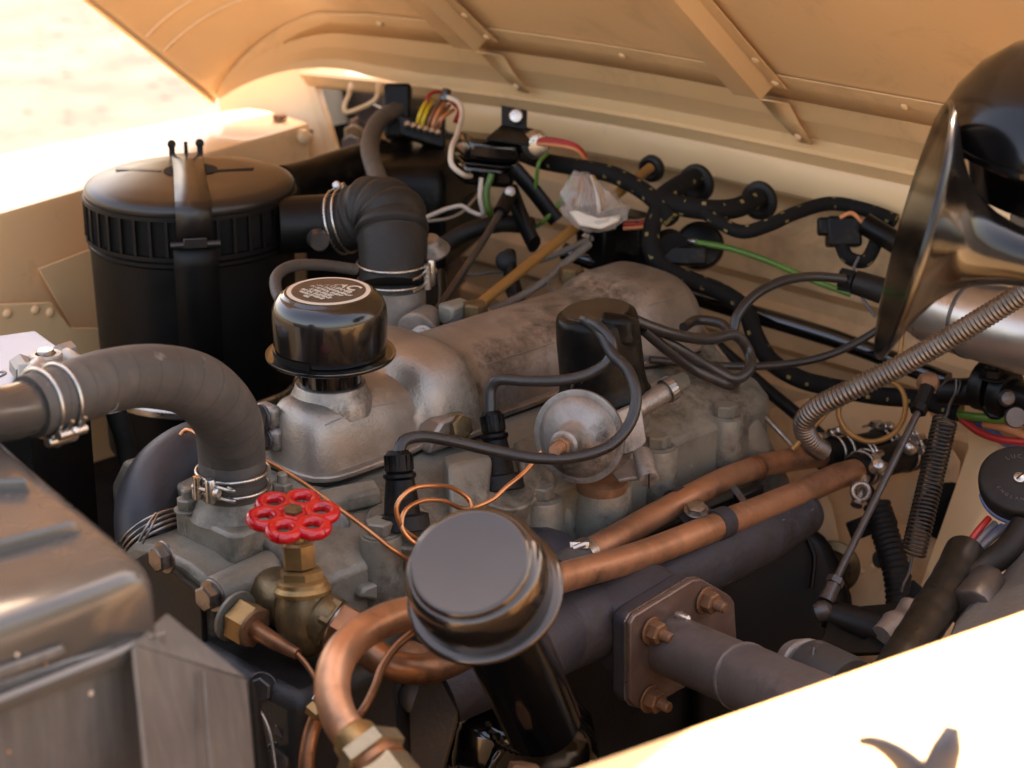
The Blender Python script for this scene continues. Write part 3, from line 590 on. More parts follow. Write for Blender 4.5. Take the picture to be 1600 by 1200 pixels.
v, f, u = g_tube([c0+ddir*.0965+V((0, 0, 0))+q_ for q_ in [V()]]+[c0+ddir*.1], .0270, 40, 6); mesh('weld_bead', v, f, 'weld', dp, 60, uvs=u)
for px, py, ang in ((1018, 985, 1), (1102, 938, 1), (1015, 1092, 1)):
    q = PY(px, py, -.2395); bolt(dp, q, V((0, -1, 0)), .0094, .0095, 'rust', ref=V((.5, 0, 1)), name='nut', stud=.012)
lathe('bright_stud', [(.004, 0), (.0045, .004), (.003, .012), (.0008, .014)], PY(1058, 962, -.243), V((0, -1, .1)), 'zinc', dp, 12)

# ================================================================== ROCKER COVER
rc = thing('rocker_cover', 'silver cast rocker cover running back from the breather cap', 'rocker cover', V((0, .05, 0)))
YC = .052
def rsec(x, w, h, zb=-.018, e=2.6, yc=YC, n=28, lean=0, flare=.0):
    out = []
    for i in range(n+1):
        a = pi*i/n; c_, s_ = cos(a), sin(a)
        yy = -w*math.copysign(abs(c_)**(2/e), c_); z = h*abs(s_)**(2/e)
        out.append(V((x, yc+yy*(1+flare*(1-abs(s_))**2)+lean*z, zb+z)))
    out += [V((x, yc+w*(1-.0), zb-.004)), V((x, yc-w, zb-.004))]
    return out
SEC = ((-.2375, .018, .026, 2.2, .022), (-.2355, .029, .043, 2.8, .021), (-.230, .036, .051, 3.3, .021), (-.221, .0395, .0545, 3.7, .021), (-.205, .041, .056, 3.8, .0215), (-.180, .0425, .0565, 3.8, .023), (-.160, .045, .056, 3.6, .026), (-.142, .050, .053, 3.3, .0325), (-.128, .055, .050, 3.0, .040), (-.119, .060, .050, 2.9, .046), (-.114, .068, .058, 3.2, .050), (-.108, .0745, .065, 3.5, .052), (-.098, .078, .069, 3.8, .052), (-.070, .078, .069, 3.8, .052), (-.060, .076, .067, 3.6, .052), (-.053, .069, .061, 3.1, .052), (-.048, .063, .058, 2.9, .052), (-.03, .062, .058, 2.9, .052), (.05, .062, .058, 2.9, .052), (.14, .062, .058, 2.9, .052), (.158, .062, .059, 2.9, .052), (.168, .066, .064, 3.0, .052), (.180, .068, .067, 3.1, .052), (.232, .068, .067, 3.1, .052), (.25, .064, .059, 2.8, .052), (.258, .052, .044, 2.5, .052), (.262, .03, .018, 2.2, .052))
S = []
for x, w_, h, e, yc_ in SEC:
    S.append([V((p_.x, yc_+(p_.y-yc_)*(1-(.13 if x < -.118 else .10)*max(0, min(1, (p_.z+.018)/.05))), p_.z)) for p_ in rsec(x, w_, h, e=e, yc=yc_)])
loft('cover_shell', S, 'alu', rc, smooth=60)
def outline(k, z):
    near_ = [V((x, yc_-w_-k, z)) for x, w_, h, e, yc_ in SEC[2:-3]]; far_ = [V((x, yc_+w_+k, z)) for x, w_, h, e, yc_ in SEC[2:-3]]
    return [V((SEC[0][0]-k*.6, SEC[0][4]+.022, z)), V((SEC[0][0]-k*.6, SEC[0][4]-.022, z)), V((SEC[0][0]-k*.2, SEC[0][4]-.036, z))]+near_+[V((.262, YC-.05, z)), V((.268, YC, z)), V((.262, YC+.05, z))]+far_[::-1]+[V((SEC[0][0]-k*.2, SEC[0][4]+.036, z))]
v, f = g_plate(outline(.007, -.0145), .0055, EZ); mesh('cover_flange', v, f, 'alu', rc, 30, bevel=.0015)
v, f = g_plate(outline(.0055, -.0203), .0025, EZ); mesh('cork_gasket', v, f, 'rubber_black', rc, 30)
for k0, k1 in ((3, 8), (17, 20), (22, 24)):
    tube('casting_seam', [S[k_][6]+V((0, -.0002, .0002)) for k_ in range(k0, k1)], .0006, 'alu_dark', rc, seg=6, n=20)
# saddle ear with brass coloured bolt
q = PY(712, 672, YC-.083); 
loft('saddle_ear', [[q+V((dx, dy, dz)) for dx, dz in ((-.030, -.014), (.034, -.014), (.028, .002), (.012, .012), (-.014, .012), (-.026, .002))] for dy in (.0, .03)], 'alu', rc, bevel=.003)
bolt(rc, PY(714, 668, YC-.082), V((-.15, -1, .35)), .0105, .009, 'brass_dark')
# top nuts on domed washers
for px, py in ((742, 494), (893, 438)):
    q = PY(px, py+6, YC+.045); t = thing('cover_nut', 'brass cover nut on a dished washer ' + ('near the air elbow' if px < 800 else 'behind the distributor'), 'nut', q)
    lathe('dished_washer', [(.023, 0), (.024, .001), (.023, .003), (.012, .004)], q-EZ*.001, EZ+V((-.1, -.1, 0)), 'steel', t, 32)
    v, f = g_hex(q+EZ*.003, EZ, .0125, .014); mesh('hexagon', v, f, 'brass_dark', t, 30)
    cyl('stud_base', q-EZ*.02, q, .02, .017, 'alu_dark', t)
# front end lugs with bolts
for px, py, s in ((412, 655, 1.0), (418, 690, .8)):
    q = PX(px+22, py, -.238); box('front_lug', q+V((0, .012, 0)), (.012, .022, .020), 'alu_dark', rc, bevel=.004)
    bolt(rc, q+V((-.006, .012, 0)), V((-1, .1, .1)), .009*s, .008, 'steel_dark')
# neck under breather
B0 = P(517, 600, 1.665)
def capset(t, base, axis, rc_, mat, lab=None, hcap=.046, neck=.042, nm='cap_shell', rim=1.16):
    a = V(axis).normalized(); return a
BA = V((-.02, -.02, 1)).normalized()
YB = .022
bc0 = PY(517, 606, YB)
lathe('breather_neck', [(.036, -.018), (.0348, -.010), (.0335, -.006), (.0320, -.003), (.0305, -.0005), (.0292, .004), (.0285, .005), (.026, .005)], bc0, EZ, 'alu', rc, 44)
br = thing('engine_breather', 'glossy black breather cap with round printed label on the rocker cover', 'breather cap', bc0)
lathe('neck_tube', [(.0255, 0), (.0255, .030)], bc0, BA, 'black_gloss', br, 40)
k = PY(517, 557, YB)
lathe('brim', [(.030, .002), (.050, .000), (.0525, .001), (.0535, .003), (.0530, .0042), (.050, .0035), (.046, .0046), (.020, .006)], k, BA, 'cap_paint', br, 64, smooth=60)
cs = [(.0440, .0055), (.0452, .0058), (.0462, .012), (.0470, .035), (.0462, .043), (.0435, .0495), (.039, .0535), (.0372, .0542), (.0362, .0560), (.0352, .0563), (.0342, .0558), (.001, .0560)]
lathe('cap_shell', cs, k, BA, 'cap_paint', br, 64, smooth=60)
# air slot in the lower edge
sv = []
x_, y_, a_ = basis(BA, -rt)
for i in range(15):
    an = R(12)+R(62)*i/14; d_ = x_*cos(an)+y_*sin(an); sv.append([k+d_*.0468+BA*.0045, k+d_*.0474+BA*.0105])
grid('air_slot', sv, 'black_matt', br)
lb = k+BA*.0562
lathe('label_ring', [(.0338, 0), (.0338, .0005), (.0298, .0006)], lb, BA, 'print', br, 64)
lathe('label_face', [(.0300, .0003), (.0300, .0008), (.001, .0008)], lb, BA, 'label_brown', br, 64)
TX, TY = -EY, EX
lo = lb+BA*.0009
for s, sz, yy, xx in (('AC', .0165, .0175, .004), ('AIR CLEANER', .0060, .0085, 0), ('WASH THOROUGHLY', .0048, .0028, 0), ('IN PETROL EVERY', .0048, -.0024, 0), ('3,000 MILES', .0056, -.0078, 0), ('RE-OIL ELEMENT', .0048, -.0130, 0), ('WITH ENGINE', .0046, -.0180, 0), ('OIL', .0046, -.0228, 0)):
    text('lettering', s, sz, lo+TX*xx+TY*yy, TX, TY, 'print', br)

# ================================================================== OIL FILLER
fa = (up*.56 - fw*.80 - rt*.22).normalized()
fk = P(757, 925, 1.345)
fl_ = thing('oil_filler_cap', 'smoky chromed oil filler cap on its black tube in the foreground', 'filler cap', fk)
lathe('brim', [(.030, -.002), (.0505, -.004), (.0525, -.003), (.0530, -.001), (.0515, .001), (.0488, .001), (.046, .002), (.02, .002)], fk, fa, 'cap_steel', fl_, 72, smooth=60)
lathe('cap_shell', [(.0455, .001), (.0468, .004), (.0470, .022), (.0462, .030), (.0440, .0352), (.0412, .0375), (.0402, .0375), (.0393, .0400), (.0380, .0412), (.0365, .0410), (.001, .0412)], fk, fa, 'cap_steel', fl_, 80, smooth=60)
lathe('filler_tube', [(.0285, -.175), (.0285, -.001)], fk, fa*.93+up*.0-rt*.03+EZ*.12, 'black_gloss', fl_, 48)

# ================================================================== AIR CLEANER
ac = thing('air_cleaner', 'large black oil bath air cleaner canister with slotted lid', 'air cleaner', P(295, 400, 1.98))
AC0 = P(296, 277, 1.98); ACA = EZ
rA = .1003
lathe('canister', [(.094, -.27), (.0945, -.26), (.0985, -.075), (.0990, -.064), (.1005, -.062), (.1005, -.059), (.0985, -.057), (.0985, -.012), (.090, -.008)], AC0, ACA, 'black_satin', ac, 96, smooth=30)
lathe('lid', [(.1003, -.014), (.1014, -.011), (.1012, -.007), (.0985, -.003), (.090, .0005), (.060, .0035), (.020, .0046), (.001, .0047)], AC0, ACA, 'lid', ac, 96, smooth=60)
lathe('lower_clip_ring', [(.0965, -.215), (.0985, -.213), (.0985, -.207), (.0965, -.205)], AC0, ACA, 'zinc', ac, 96, label='pale ring low on the canister')
# slots round the top band
for i in range(40):
    an = 2*pi*i/40; d_ = EX*cos(an)+EY*sin(an); tn = EZ.cross(d_)
    c_ = AC0+d_*.1012-EZ*.033
    v, f = merge(g_box(c_+tn*.0082, (.0026, .0030, .036), (d_, tn, EZ)))
    if i == 0: pass
    mesh('slot_bar', v, f, 'black_satin', ac, 30)
lathe('slot_recess', [(.0988, -.054), (.0990, -.052), (.0990, -.018), (.0988, -.016)], AC0, ACA, 'black_matt', ac, 96)
lathe('band_hoop', [(.0995, -.018), (.1030, -.017), (.1030, -.013), (.0995, -.012)], AC0, ACA, 'black_satin', ac, 96)
lathe('lower_hoop', [(.0995, -.056), (.1024, -.0555), (.1024, -.0515), (.0995, -.051)], AC0, ACA, 'black_satin', ac, 96)
# strap over the lid
sdv = CAM-AC0; sdv.z = 0; sdv = (sdv.normalized()+rt*.02).normalized(); sx = EZ.cross(sdv).normalized()
sw = .0148
prf = [(-.104, -.02), (-.1035, -.004), (-.098, .000), (-.05, .0052), (0, .0066), (.05, .0052), (.094, .0006), (.1015, -.003), (.1042, -.008), (.1048, -.035)]
grid('lid_strap', [[AC0+sdv*r_+EZ*h+sx*s*sw*(1+.12*max(0, r_)/.1) for s in (-1, 1)] for r_, h in prf], 'lid', ac, th=.0014, smooth=40)
grid('body_strap', [[AC0+sdv*r_+EZ*h+sx*s*.0205 for s in (-1, 1)] for r_, h in ((.1048, -.038), (.1045, -.06), (.1035, -.08), (.101, -.27))], 'black_satin', ac, th=.0014, smooth=40)
c_ = AC0+sdv*.1075-EZ*.037
v, f = g_lathe([(.0036, -.023), (.0036, .023)], c_, sx, 16); mesh('strap_hinge', v, f, 'lid', ac)
box('hinge_tongue', c_+sdv*.002+EZ*.002, (.022, .004, .010), 'lid', ac, ax=(sx, sdv, EZ))
for s in (-1, 0, 1):
    q = AC0-sdv*.100+sx*s*.014+EZ*.006
    v, f = merge(g_lathe([(.0044, -.0015), (.0044, .0015)], q+EZ*(.004 if s else .0), sdv, 18), g_box(q-EZ*.003, (.006, .003, .012), (sx, sdv, EZ))) if s else g_box(q, (.004, .003, .012), (sx, sdv, EZ))
    mesh('strap_wing', v, f, 'lid', ac)
# pressed marks on lid
for s, k1, k2, nm in ((-1, .028, .075, 'lid_rib'), (1, .025, .060, 'lid_slot')):
    pp = []
    for d1, o1 in ((k1, -.0035), (k2, -.005), (k2, .005), (k1, .0035)):
        pp.append(AC0+rt*d1*s+V((fw.x, fw.y, 0)).normalized()*(o1+d1*.30)+EZ*(.0052-.36*d1*d1))
    plate(nm, pp, .0008, 'black_matt' if s > 0 else 'lid', ac, bevel=.0003, nrm=EZ)
lathe('centre_hole', [(.026, 0), (.026, .0004), (.012, .0006)], AC0+EZ*.0049+V((fw.x, fw.y, 0))*.01, EZ, 'black_matt', ac, 32)
# outlet pipe from canister to elbow
op = thing('air_outlet_pipe', 'black steel outlet pipe between canister and rubber elbow', 'pipe', P(490, 350, 1.99))
tube('pipe', [P(435, 352, 1.96), P(480, 350, 1.965), P(545, 346, 1.97)], .0275, 'black_satin', op, seg=32, n=20)
cyl('pipe_stub', P(495, 372, 1.935), P(500, 378, 1.925), .010, .009, 'steel_dark', op)
# elbow
ar = random.Random(5)
def ribs(s, t):
    return 1 + ((.10*abs(sin(s*250+.9*sin(s*70)))-.05+.012*sin(s*900)) if .16 < t < .66 else 0)
el = thing('air_elbow_hose', 'ribbed black rubber elbow hose feeding the carburettor', 'hose', P(612, 360, 1.93))
elp = [P(520, 350, 1.965), P(548, 344, 1.96), P(585, 330, 1.945), P(608, 342, 1.93), P(613, 372, 1.92), P(614, 400, 1.915), P(614, 445, 1.91)]
tube('hose', elp, [.0285, .029, .0325, .0345, .033, .0315, .0312], 'rubber', el, seg=44, n=150, rf=ribs)
MT['rubber_elbow'] = M('elbow_rubber', (.022, .018, .015), .6, spec=.3, var=.25, vscale=18, bump=.25, bscale=160, dirt=(.06, .048, .036), damt=.3, dscale=30)
bpy.data.objects['hose'].data.materials[0] = MT['rubber_elbow']
clip(P(614, 424, 1.912), EZ+V((0, 0, 0)), .0318, 'twin wire clip at the foot of the ribbed elbow hose', gap=.017, sdir=rt*1-fw*.25, tail=.03)
clip(P(535, 346, 1.963), P(560, 340, 1.955)-P(510, 350, 1.967), .0295, 'twin wire clip where the elbow hose meets the canister pipe', gap=.008, sdir=EZ+fw*.6)
cb = thing('carburettor_top', 'oil stained cast carburettor throat under the elbow hose', 'carburettor', P(615, 500, 1.9))
lathe('throat', [(.036, -.10), (.034, -.06), (.0315, -.045), (.0305, -.04), (.0305, .0)], P(614, 448, 1.912), EZ, 'alu_dark', cb, 40)
lathe('stained_collar', [(.032, -.062), (.0335, -.058), (.0325, -.042), (.031, -.038)], P(614, 448, 1.912), EZ, 'amber', cb, 40)
cyl('choke_housing', P(650, 520, 1.87), P(672, 492, 1.90), .019, .012, 'alu_dark', cb, rnd=.003)
cyl('dome', P(672, 396, 1.96), P(668, 372, 1.95), .020, .012, 'alu_dark', cb, rnd=.004)
bolt(cb, P(660, 527, 1.86), -fw, .009, .007, 'steel')
cyl('linkage_screw', P(650, 525, 1.86), P(672, 527, 1.86), .004, .004, 'steel', cb)
tube('linkage_arm', [P(672, 526, 1.86), P(705, 510, 1.87), P(724, 498, 1.87)], .006, 'iron_dark', cb, sq=.5)
box('filter_block', P(712, 488, 1.89), (.028, .02, .02), 'iron', cb, bevel=.003)
tube('overflow_pipe', [P(445, 480, 1.75), P(432, 455, 1.77), P(432, 432, 1.79), P(452, 417, 1.81), P(500, 414, 1.84), P(555, 421, 1.87)], .0052, 'rubber', cb, seg=14)

# ================================================================== TOP HOSE AND THERMOSTAT
th = thing('thermostat_housing', 'grey green cast thermostat housing under the top hose', 'housing', P(365, 820, 1.6))
T0 = P(366, 790, 1.6)
lathe('neck', [(.036, -.006), (.031, .002), (.0262, .010), (.0255, .015), (.0255, .030)], T0, EZ, 'iron', th, 44)
def dia(c, a, b, k=1): return [c+EX*a*sx_+EY*b*sy_ for sx_, sy_ in ((-1, -1), (1, -1), (1, 1), (-1, 1))]
def rbox(name, c, a, b, z0, z1, mat, parent, r=.012, bev=.002):
    pts = []
    for sx_, sy_, a0 in ((1, 1, 0), (-1, 1, 90), (-1, -1, 180), (1, -1, 270)):
        for i in range(6): t = R(a0+18*i); pts.append(c+V((sx_*(a-r)+r*cos(t), sy_*(b-r)+r*sin(t), 0)))
    return loft(name, [[p+EZ*z0 for p in pts], [p+EZ*z1 for p in pts]], mat, parent, bevel=bev)
rbox('top_casting', T0+V((.004, -.002, 0)), .037, .040, -.030, -.003, 'iron', th, .010, .003)
rbox('gasket_line', T0+V((.004, -.002, 0)), .0365, .0395, -.0315, -.030, 'black_matt', th, .010, 0)
rbox('lower_casting', T0+V((.006, -.002, 0)), .036, .038, -.052, -.0315, 'iron', th, .010, .003)
for px, py in ((293, 797), (442, 772)):
    q = P(px, py, 1.598); bolt(th, q, EZ, .0085, .009, 'iron', stud=.009)
hs = thing('top_radiator_hose', 'thick grey wrapped top radiator hose bending down to the thermostat', 'hose', P(250, 590, 1.5))
wrapn = lambda s, t: 1+.010*(1 if (s*46) % 1 < .06 else 0)*-1+.004*sin(s*40)
Hp = [P(46, 636, 1.352), P(90, 622, 1.37), P(165, 596, 1.41), P(245, 588, 1.455), P(310, 606, 1.50), P(354, 655, 1.55), T0+EZ*.046, T0+EZ*.030, T0+EZ*.010]
tube('hose', Hp, [.0215, .0218, .0222, .0232, .0250, .0258, .0262, .0262], 'rubber', hs, seg=44, n=220, rf=wrapn)
MT['clay'] = M('moulding_flash', (.20, .165, .13), .75, bump=.2)
v, f = ring(P(168, 628, 1.395)-fw*.0, -fw-up*.25, .0072, .0005, a0=.6, a1=5.6); mesh('moulded_ring', v, f, 'clay', hs, 60)
qp = P(-60, 665, 1.30); tube('radiator_pipe', [qp+V((-.050, -.02, -.09)), qp+V((-.042, -.018, -.03)), qp, P(20, 644, 1.34), P(60, 632, 1.36)], .0185, 'tank', None, seg=36, n=30)
o = bpy.data.objects['radiator_pipe']; tag(o, 'grey painted outlet pipe entering the left end of the top hose', 'pipe')
ax = P(110, 618, 1.38)-P(60, 632, 1.36)
clip(P(78, 626, 1.366), ax, .0220, 'twin wire clip on the radiator end of the top hose', gap=.016, sdir=-up*1-fw*.35+rt*.15, wr=.0014)
clip(T0+EZ*.024, EZ, .0266, 'twin wire clip on the thermostat end of the top hose', gap=.013, sdir=-rt*.62-fw, wr=.0015, tail=-.026)
bh = thing('bypass_hose', 'dark bluish hose curving down behind the thermostat housing', 'hose', P(230, 780, 1.66))
tube('hose', [P(345, 700, 1.70), P(300, 712, 1.69), P(255, 745, 1.67), P(232, 795, 1.65), P(234, 850, 1.64)], [.028, .028, .0275, .027, .027], 'rubber_blue', bh, seg=36, n=60)
for k_ in range(4):
    v, f = ring(P(240+k_*3, 826+k_*7, 1.635), P(232, 795, 1.65)-P(238, 850, 1.64)+rt*-.012, .0285, .0013); mesh('clip_wire', v, f, 'steel', bh, 60)
tube('clip_end', [P(222, 850, 1.59), P(236, 824, 1.59), P(247, 803, 1.60)], .0011, 'steel', bh, seg=8)
tube('clip_end', [P(217, 846, 1.59), P(231, 820, 1.59), P(244, 802, 1.60)], .0011, 'steel', bh, seg=8)

# ================================================================== BATTERY
bt = thing('battery', 'battery with pale grey top and black case at the left edge', 'battery', P(60, 600, 1.75))
BT = PZ(60, 560, .035)
pts = [P(-40, 530, 1.78), P(55, 516, 1.84), P(135, 572, 1.76), P(45, 650, 1.64), P(-40, 650, 1.62)]
zb = sum(p.z for p in pts)/5; pts = [PZ(a_, b_, zb) for a_, b_ in ((-60, 532), (55, 516), (135, 572), (45, 650), (-60, 660))]
plate('battery_top', pts, .012, 'battery', bt, bevel=.002, nrm=EZ)
loft('battery_case', [[p-EZ*.012 for p in pts], [p-EZ*.30 for p in pts]], 'black_matt', bt)
text('lettering', 'D', .022, PZ(-3, 586, zb)+EZ*.0004, (PZ(20, 586, zb)-PZ(0, 590, zb)), (PZ(5, 560, zb)-PZ(0, 586, zb)), 'black_plastic', bt)
tm = thing('battery_terminal', 'cast lead battery terminal clamp resting on the battery top', 'terminal', PZ(70, 562, zb+.01))
q = PZ(72, 560, zb+.012)
lathe('post', [(.0078, -.012), (.0070, .007), (.0062, .008)], q, EZ, 'zinc', tm, 28)
lathe('clamp_ring', [(.0135, -.010), (.0140, .003), (.0130, .0045), (.0088, .0045), (.0084, -.01)], q, EZ, 'battery', tm, 28)
MT['lead_metal'] = M('lead_metal', (.42, .37, .31), .45, metal=.4, var=.1, vscale=60, bump=.15)
for o_ in [o_ for o_ in bpy.data.objects if o_.name.startswith('clamp_ring')]: o_.data.materials[0] = MT['lead_metal']
MT_ = 'lead_metal'
cyl('cable_barrel', P(52, 592, 1.70), P(66, 573, 1.72), .011, .011, MT_, tm, rnd=.002)
cyl('clamp_ear', P(92, 552, 1.76), P(112, 546, 1.77), .008, .008, MT_, tm, 6)
cyl('clamp_screw', P(102, 553, 1.755), P(128, 568, 1.74), .0062, .0055, MT_, tm, rnd=.001)
cyl('clamp_nut', P(30, 568, 1.72), P(40, 583, 1.71), .010, .010, MT_, tm, 6)
box('clamp_bridge', P(58, 580, 1.71), (.030, .016, .014), MT_, tm, ax=(rt, fw, up), bevel=.002)
# black trays closing the bottom of the bay, a backdrop for its shade
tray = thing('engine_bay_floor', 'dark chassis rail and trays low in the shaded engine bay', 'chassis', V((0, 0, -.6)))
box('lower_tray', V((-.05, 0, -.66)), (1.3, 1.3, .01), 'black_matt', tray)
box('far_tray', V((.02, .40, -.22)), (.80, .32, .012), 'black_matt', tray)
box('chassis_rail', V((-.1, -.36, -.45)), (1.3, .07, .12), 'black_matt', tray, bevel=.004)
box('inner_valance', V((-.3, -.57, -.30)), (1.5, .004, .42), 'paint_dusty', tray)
plate('rear_valance', [V((.24, .685, .06)), V((.80, .685, .06)), V((.80, .685, -.6)), V((.24, .685, -.6))], .004, 'black_matt', tray, nrm=(0, -1, 0))  # this and the next panel cover lit ground; black stands for shade
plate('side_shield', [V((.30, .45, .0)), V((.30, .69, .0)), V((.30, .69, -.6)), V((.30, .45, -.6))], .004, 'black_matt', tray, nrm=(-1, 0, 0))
tube('cable', [P(180, 640, 1.72), P(196, 690, 1.73), P(208, 760, 1.74)], .009, 'rubber_black', tray, seg=16)
# ================================================================== RADIATOR
rd = thing('radiator', 'grey painted radiator with rounded top tank and rusty seam at bottom left', 'radiator', P(150, 900, 1.15))
R0 = P(246, 880, 1.15)                      # rear near top corner of the tank
zt_ = R0.z; xr = R0.x; yn = R0.y
def tsec(y, k=1.):
    sk = .20*(y-yn)       # section across the tank (x,z), swept along y
    pts = []; w_ = .130; h = .046; r = .022
    cx = xr-w_/2; top = zt_+.004
    pr = [(xr, top-h), (xr, top-r)]
    for i in range(1, 7): a = R(15*i); pr.append((xr-r+r*cos(a), top-r+r*sin(a)))
    for i in range(0, 7): a = R(90+15*i); pr.append((xr-w_+r+r*cos(a), top-r+r*sin(a)))
    pr.append((xr-w_, top-h))
    return [V((sk+cx+(x-cx)*(.5+.5*k), y, top-h+(z-(top-h))*k)) for x, z in pr]
secs = [tsec(yn, .80), tsec(yn+.003, .90), tsec(yn+.009, .965), tsec(yn+.018, 1.0)]
for y in (.10, .2, .3, .4, .45): secs.append(tsec(yn+y, 1.0-.0*y))
loft('top_tank', secs, 'tank', rd, smooth=60, bevel=.0)
# swages in the tank top
for k_, (a_, b_) in enumerate((((0, 788), (46, 772)), ((0, 862), (128, 838)))):
    pass
for px0, py0, px1, py1 in ((-30, 775, 48, 772), (-30, 880, 130, 836)):
    z_ = zt_+.0012; v, f, u = g_tube([PZ(px0, py0, z_), PZ(px1, py1, z_)], .011, 16, 16, rf=lambda s, t: 1 if t < .85 else max(.15, sqrt(max(0, 1-((t-.85)/.15)**2))), sq=.16)
    mesh('pressed_swage', v, f, 'tank', rd, 60, uvs=u)
# seam flange under the tank, side plate
zs = zt_+.004-.046
rbox('seam_flange', V((xr-.070, yn+.1, 0)), .068, .104, zs-.003, zs+.0015, 'tank', rd, .010, .001)
loft('seam_lip', [[V((xr-.012, yn-.003, zs+.003)), V((xr-.011, yn-.004, zs+.001)), V((xr-.011, yn-.004, zs-.005)), V((xr-.012, yn-.002, zs-.006))], [V((xr-.03, yn-.006, zs+.004)), V((xr-.03, yn-.009, zs+.001)), V((xr-.03, yn-.009, zs-.006)), V((xr-.03, yn-.003, zs-.008))], [V((xr-.2, yn-.005, zs+.002)), V((xr-.2, yn-.008, zs)), V((xr-.2, yn-.008, zs-.006)), V((xr-.2, yn-.003, zs-.008))]], 'tank', rd, bevel=.0015)
box('core', V((xr-.065, yn+.2, zs-.25)), (.10, .38, .49), 'iron_dark', rd)
xs_ = xr+.002
plate('side_plate', [PY(a_, b_, yn-.001) for a_, b_ in ((262, 985), (205, 1004), (110, 1030), (-40, 1078), (-40, 1300), (245, 1300))], .006, 'cowl', rd, bevel=.0015, nrm=(0, -1, 0))
plate('edge_fold', [PY(a_, b_, yn-.004) for a_, b_ in ((-40, 1058), (100, 1008), (106, 1022), (-40, 1078))], .004, 'cowl', rd, bevel=.0015, nrm=(0, -1, .2))
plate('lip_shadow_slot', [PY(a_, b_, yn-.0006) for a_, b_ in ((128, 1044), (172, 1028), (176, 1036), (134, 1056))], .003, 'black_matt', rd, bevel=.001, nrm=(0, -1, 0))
plate('rolled_lip', [PY(a_, b_, yn-.0035) for a_, b_ in ((126, 1062), (196, 1034), (198, 1038), (130, 1068))], .003, 'cowl', rd, bevel=.001, nrm=(0, -1, 0))
random.seed(11)
MT['flake'] = M('flaked_paint_spot', (.70, .52, .38), .5, var=.3, vscale=300)
MT['rust_spot'] = M('orange_rust_spot', (.50, .20, .07), .8, var=.4, vscale=200)
for i in range(34):
    q = V((random.uniform(xr-.14, xr-.05), yn-.0004, 0)); q.z = random.uniform(zt_-.046, zt_-.010) if i % 3 else random.uniform(zs-.12, zs-.02)
    if q.z < zs: q.y = yn-.0012
    r_ = random.uniform(.0006, .0019)
    if q.z > zt_-.02: q.y += .004
    lathe('rust_fleck', [(r_, 0), (r_*.6, .0007)], q, V((0, -1, 0)), 'rust_spot' if i % 2 else 'flake', rd, 7)
# cowl running rearward from the radiator
cw_ = thing('fan_cowl', 'grey sheet fan cowl with folded top edge behind the radiator', 'cowl', P(330, 1060, 1.2))
A_, B_, C_, D_ = P(262, 962, 1.165), P(385, 1060, 1.215), P(200, 1004, 1.128), P(392, 1180, 1.235)
pA, pB, pC = P(262, 958, 1.19), P(386, 1059, 1.24), P(210, 1006, 1.135)
plate('top_fold', [pC, pB, pA], .002, 'cowl', cw_, bevel=.0008)
plate('side_sheet', [pC+V((0, 0, -.001)), pB+V((0, 0, -.001)), P(402, 1240, 1.25), P(230, 1260, 1.14)], .002, 'cowl', cw_, bevel=.0008)
plate('rear_fold', [pB+V((.0015, 0, 0)), P(403, 1240, 1.252), P(425, 1240, 1.34), P(402, 1100, 1.33)], .002, 'black_matt', cw_)
for x_, y_ in ((218, 1050),): tube('fold_crease', [P(x_-10, y_-35, 1.133), P(x_, y_+60, 1.134), P(x_+14, 1230, 1.136)], .0012, 'cowl', cw_, seg=8)
tube('fold_crease', [P(318, 1050, 1.19), P(322, 1120, 1.19), P(330, 1230, 1.19)], .0011, 'cowl', cw_, seg=8)

# ================================================================== GATE VALVE
gv = thing('gate_valve', 'aged brass stop valve with bright red six lobed handwheel', 'valve', P(470, 900, 1.5))
wa = (EZ+V((-.11, -.11, 0))+rt*.06).normalized(); wc = P(458, 806, 1.495)
x_, y_, a_ = basis(wa, rt)
vs, fs = [], []
def addg(g):
    k = len(vs); vs.extend(g[0]); fs.extend([tuple(i+k for i in q) for q in g[1]])
for i in range(6):
    an = R(17+60*i); c_ = wc+(x_*cos(an)+y_*sin(an))*.0208
    v, f = ring(c_, wa, .0098, .0046, seg=12, n=30, ref=x_*cos(an)+y_*sin(an), ex=1.0); addg((v, f))
v, f = g_lathe([(.0095, -.003), (.0115, -.001), (.0110, .002), (.0085, .0038), (.007, .0042)], wc, wa, 30); addg((v, f))
hw_ = mesh('handwheel', vs, fs, 'red', gv, 60)
v, f = g_hex(wc+wa*.0036, wa, .0072, .0032); mesh('wheel_nut', v, f, 'brass_dark', hw_, 30)
wb = (P(470, 950, 1.505)-P(462, 830, 1.495)).normalized()*-1
st = P(465, 848, 1.497)
lathe('stem', [(.0052, -.03), (.0052, .02)], st, wb, 'brass', gv, 20)
v, f = g_hex(P(468, 886, 1.499), wb, .0128, .0190, ch=.1); mesh('gland_nut', v, f, 'brass', gv, 30)
v, f = g_hex(P(472, 911, 1.50), wb, .0165, .0105, ch=.1); mesh('bonnet_hexagon', v, f, 'brass', gv, 30)
lathe('bonnet_collar', [(.018, 0), (.0210, .001), (.0215, .004), (.0200, .006), (.0190, .007), (.0185, .010), (.0150, .012)], P(474, 928, 1.50), wb, 'brass', gv, 44)
lathe('body', [(.010, -.046), (.0165, -.042), (.0205, -.034), (.0225, -.024), (.0220, -.012), (.0195, -.002), (.0185, .002)], P(475, 926, 1.50), wb, 'brass_dark', gv, 44, smooth=60)
cyl('inlet_spigot', P(462, 948, 1.53), P(425, 928, 1.56), .0200, .0225, 'brass_dark', gv, rnd=.003)
oax = P(560, 1000, 1.49)-P(480, 955, 1.50)
lathe('outlet_boss', [(.0185, 0), (.0200, .004), (.0195, .012)], P(497, 962, 1.497), oax, 'brass_dark', gv, 36)
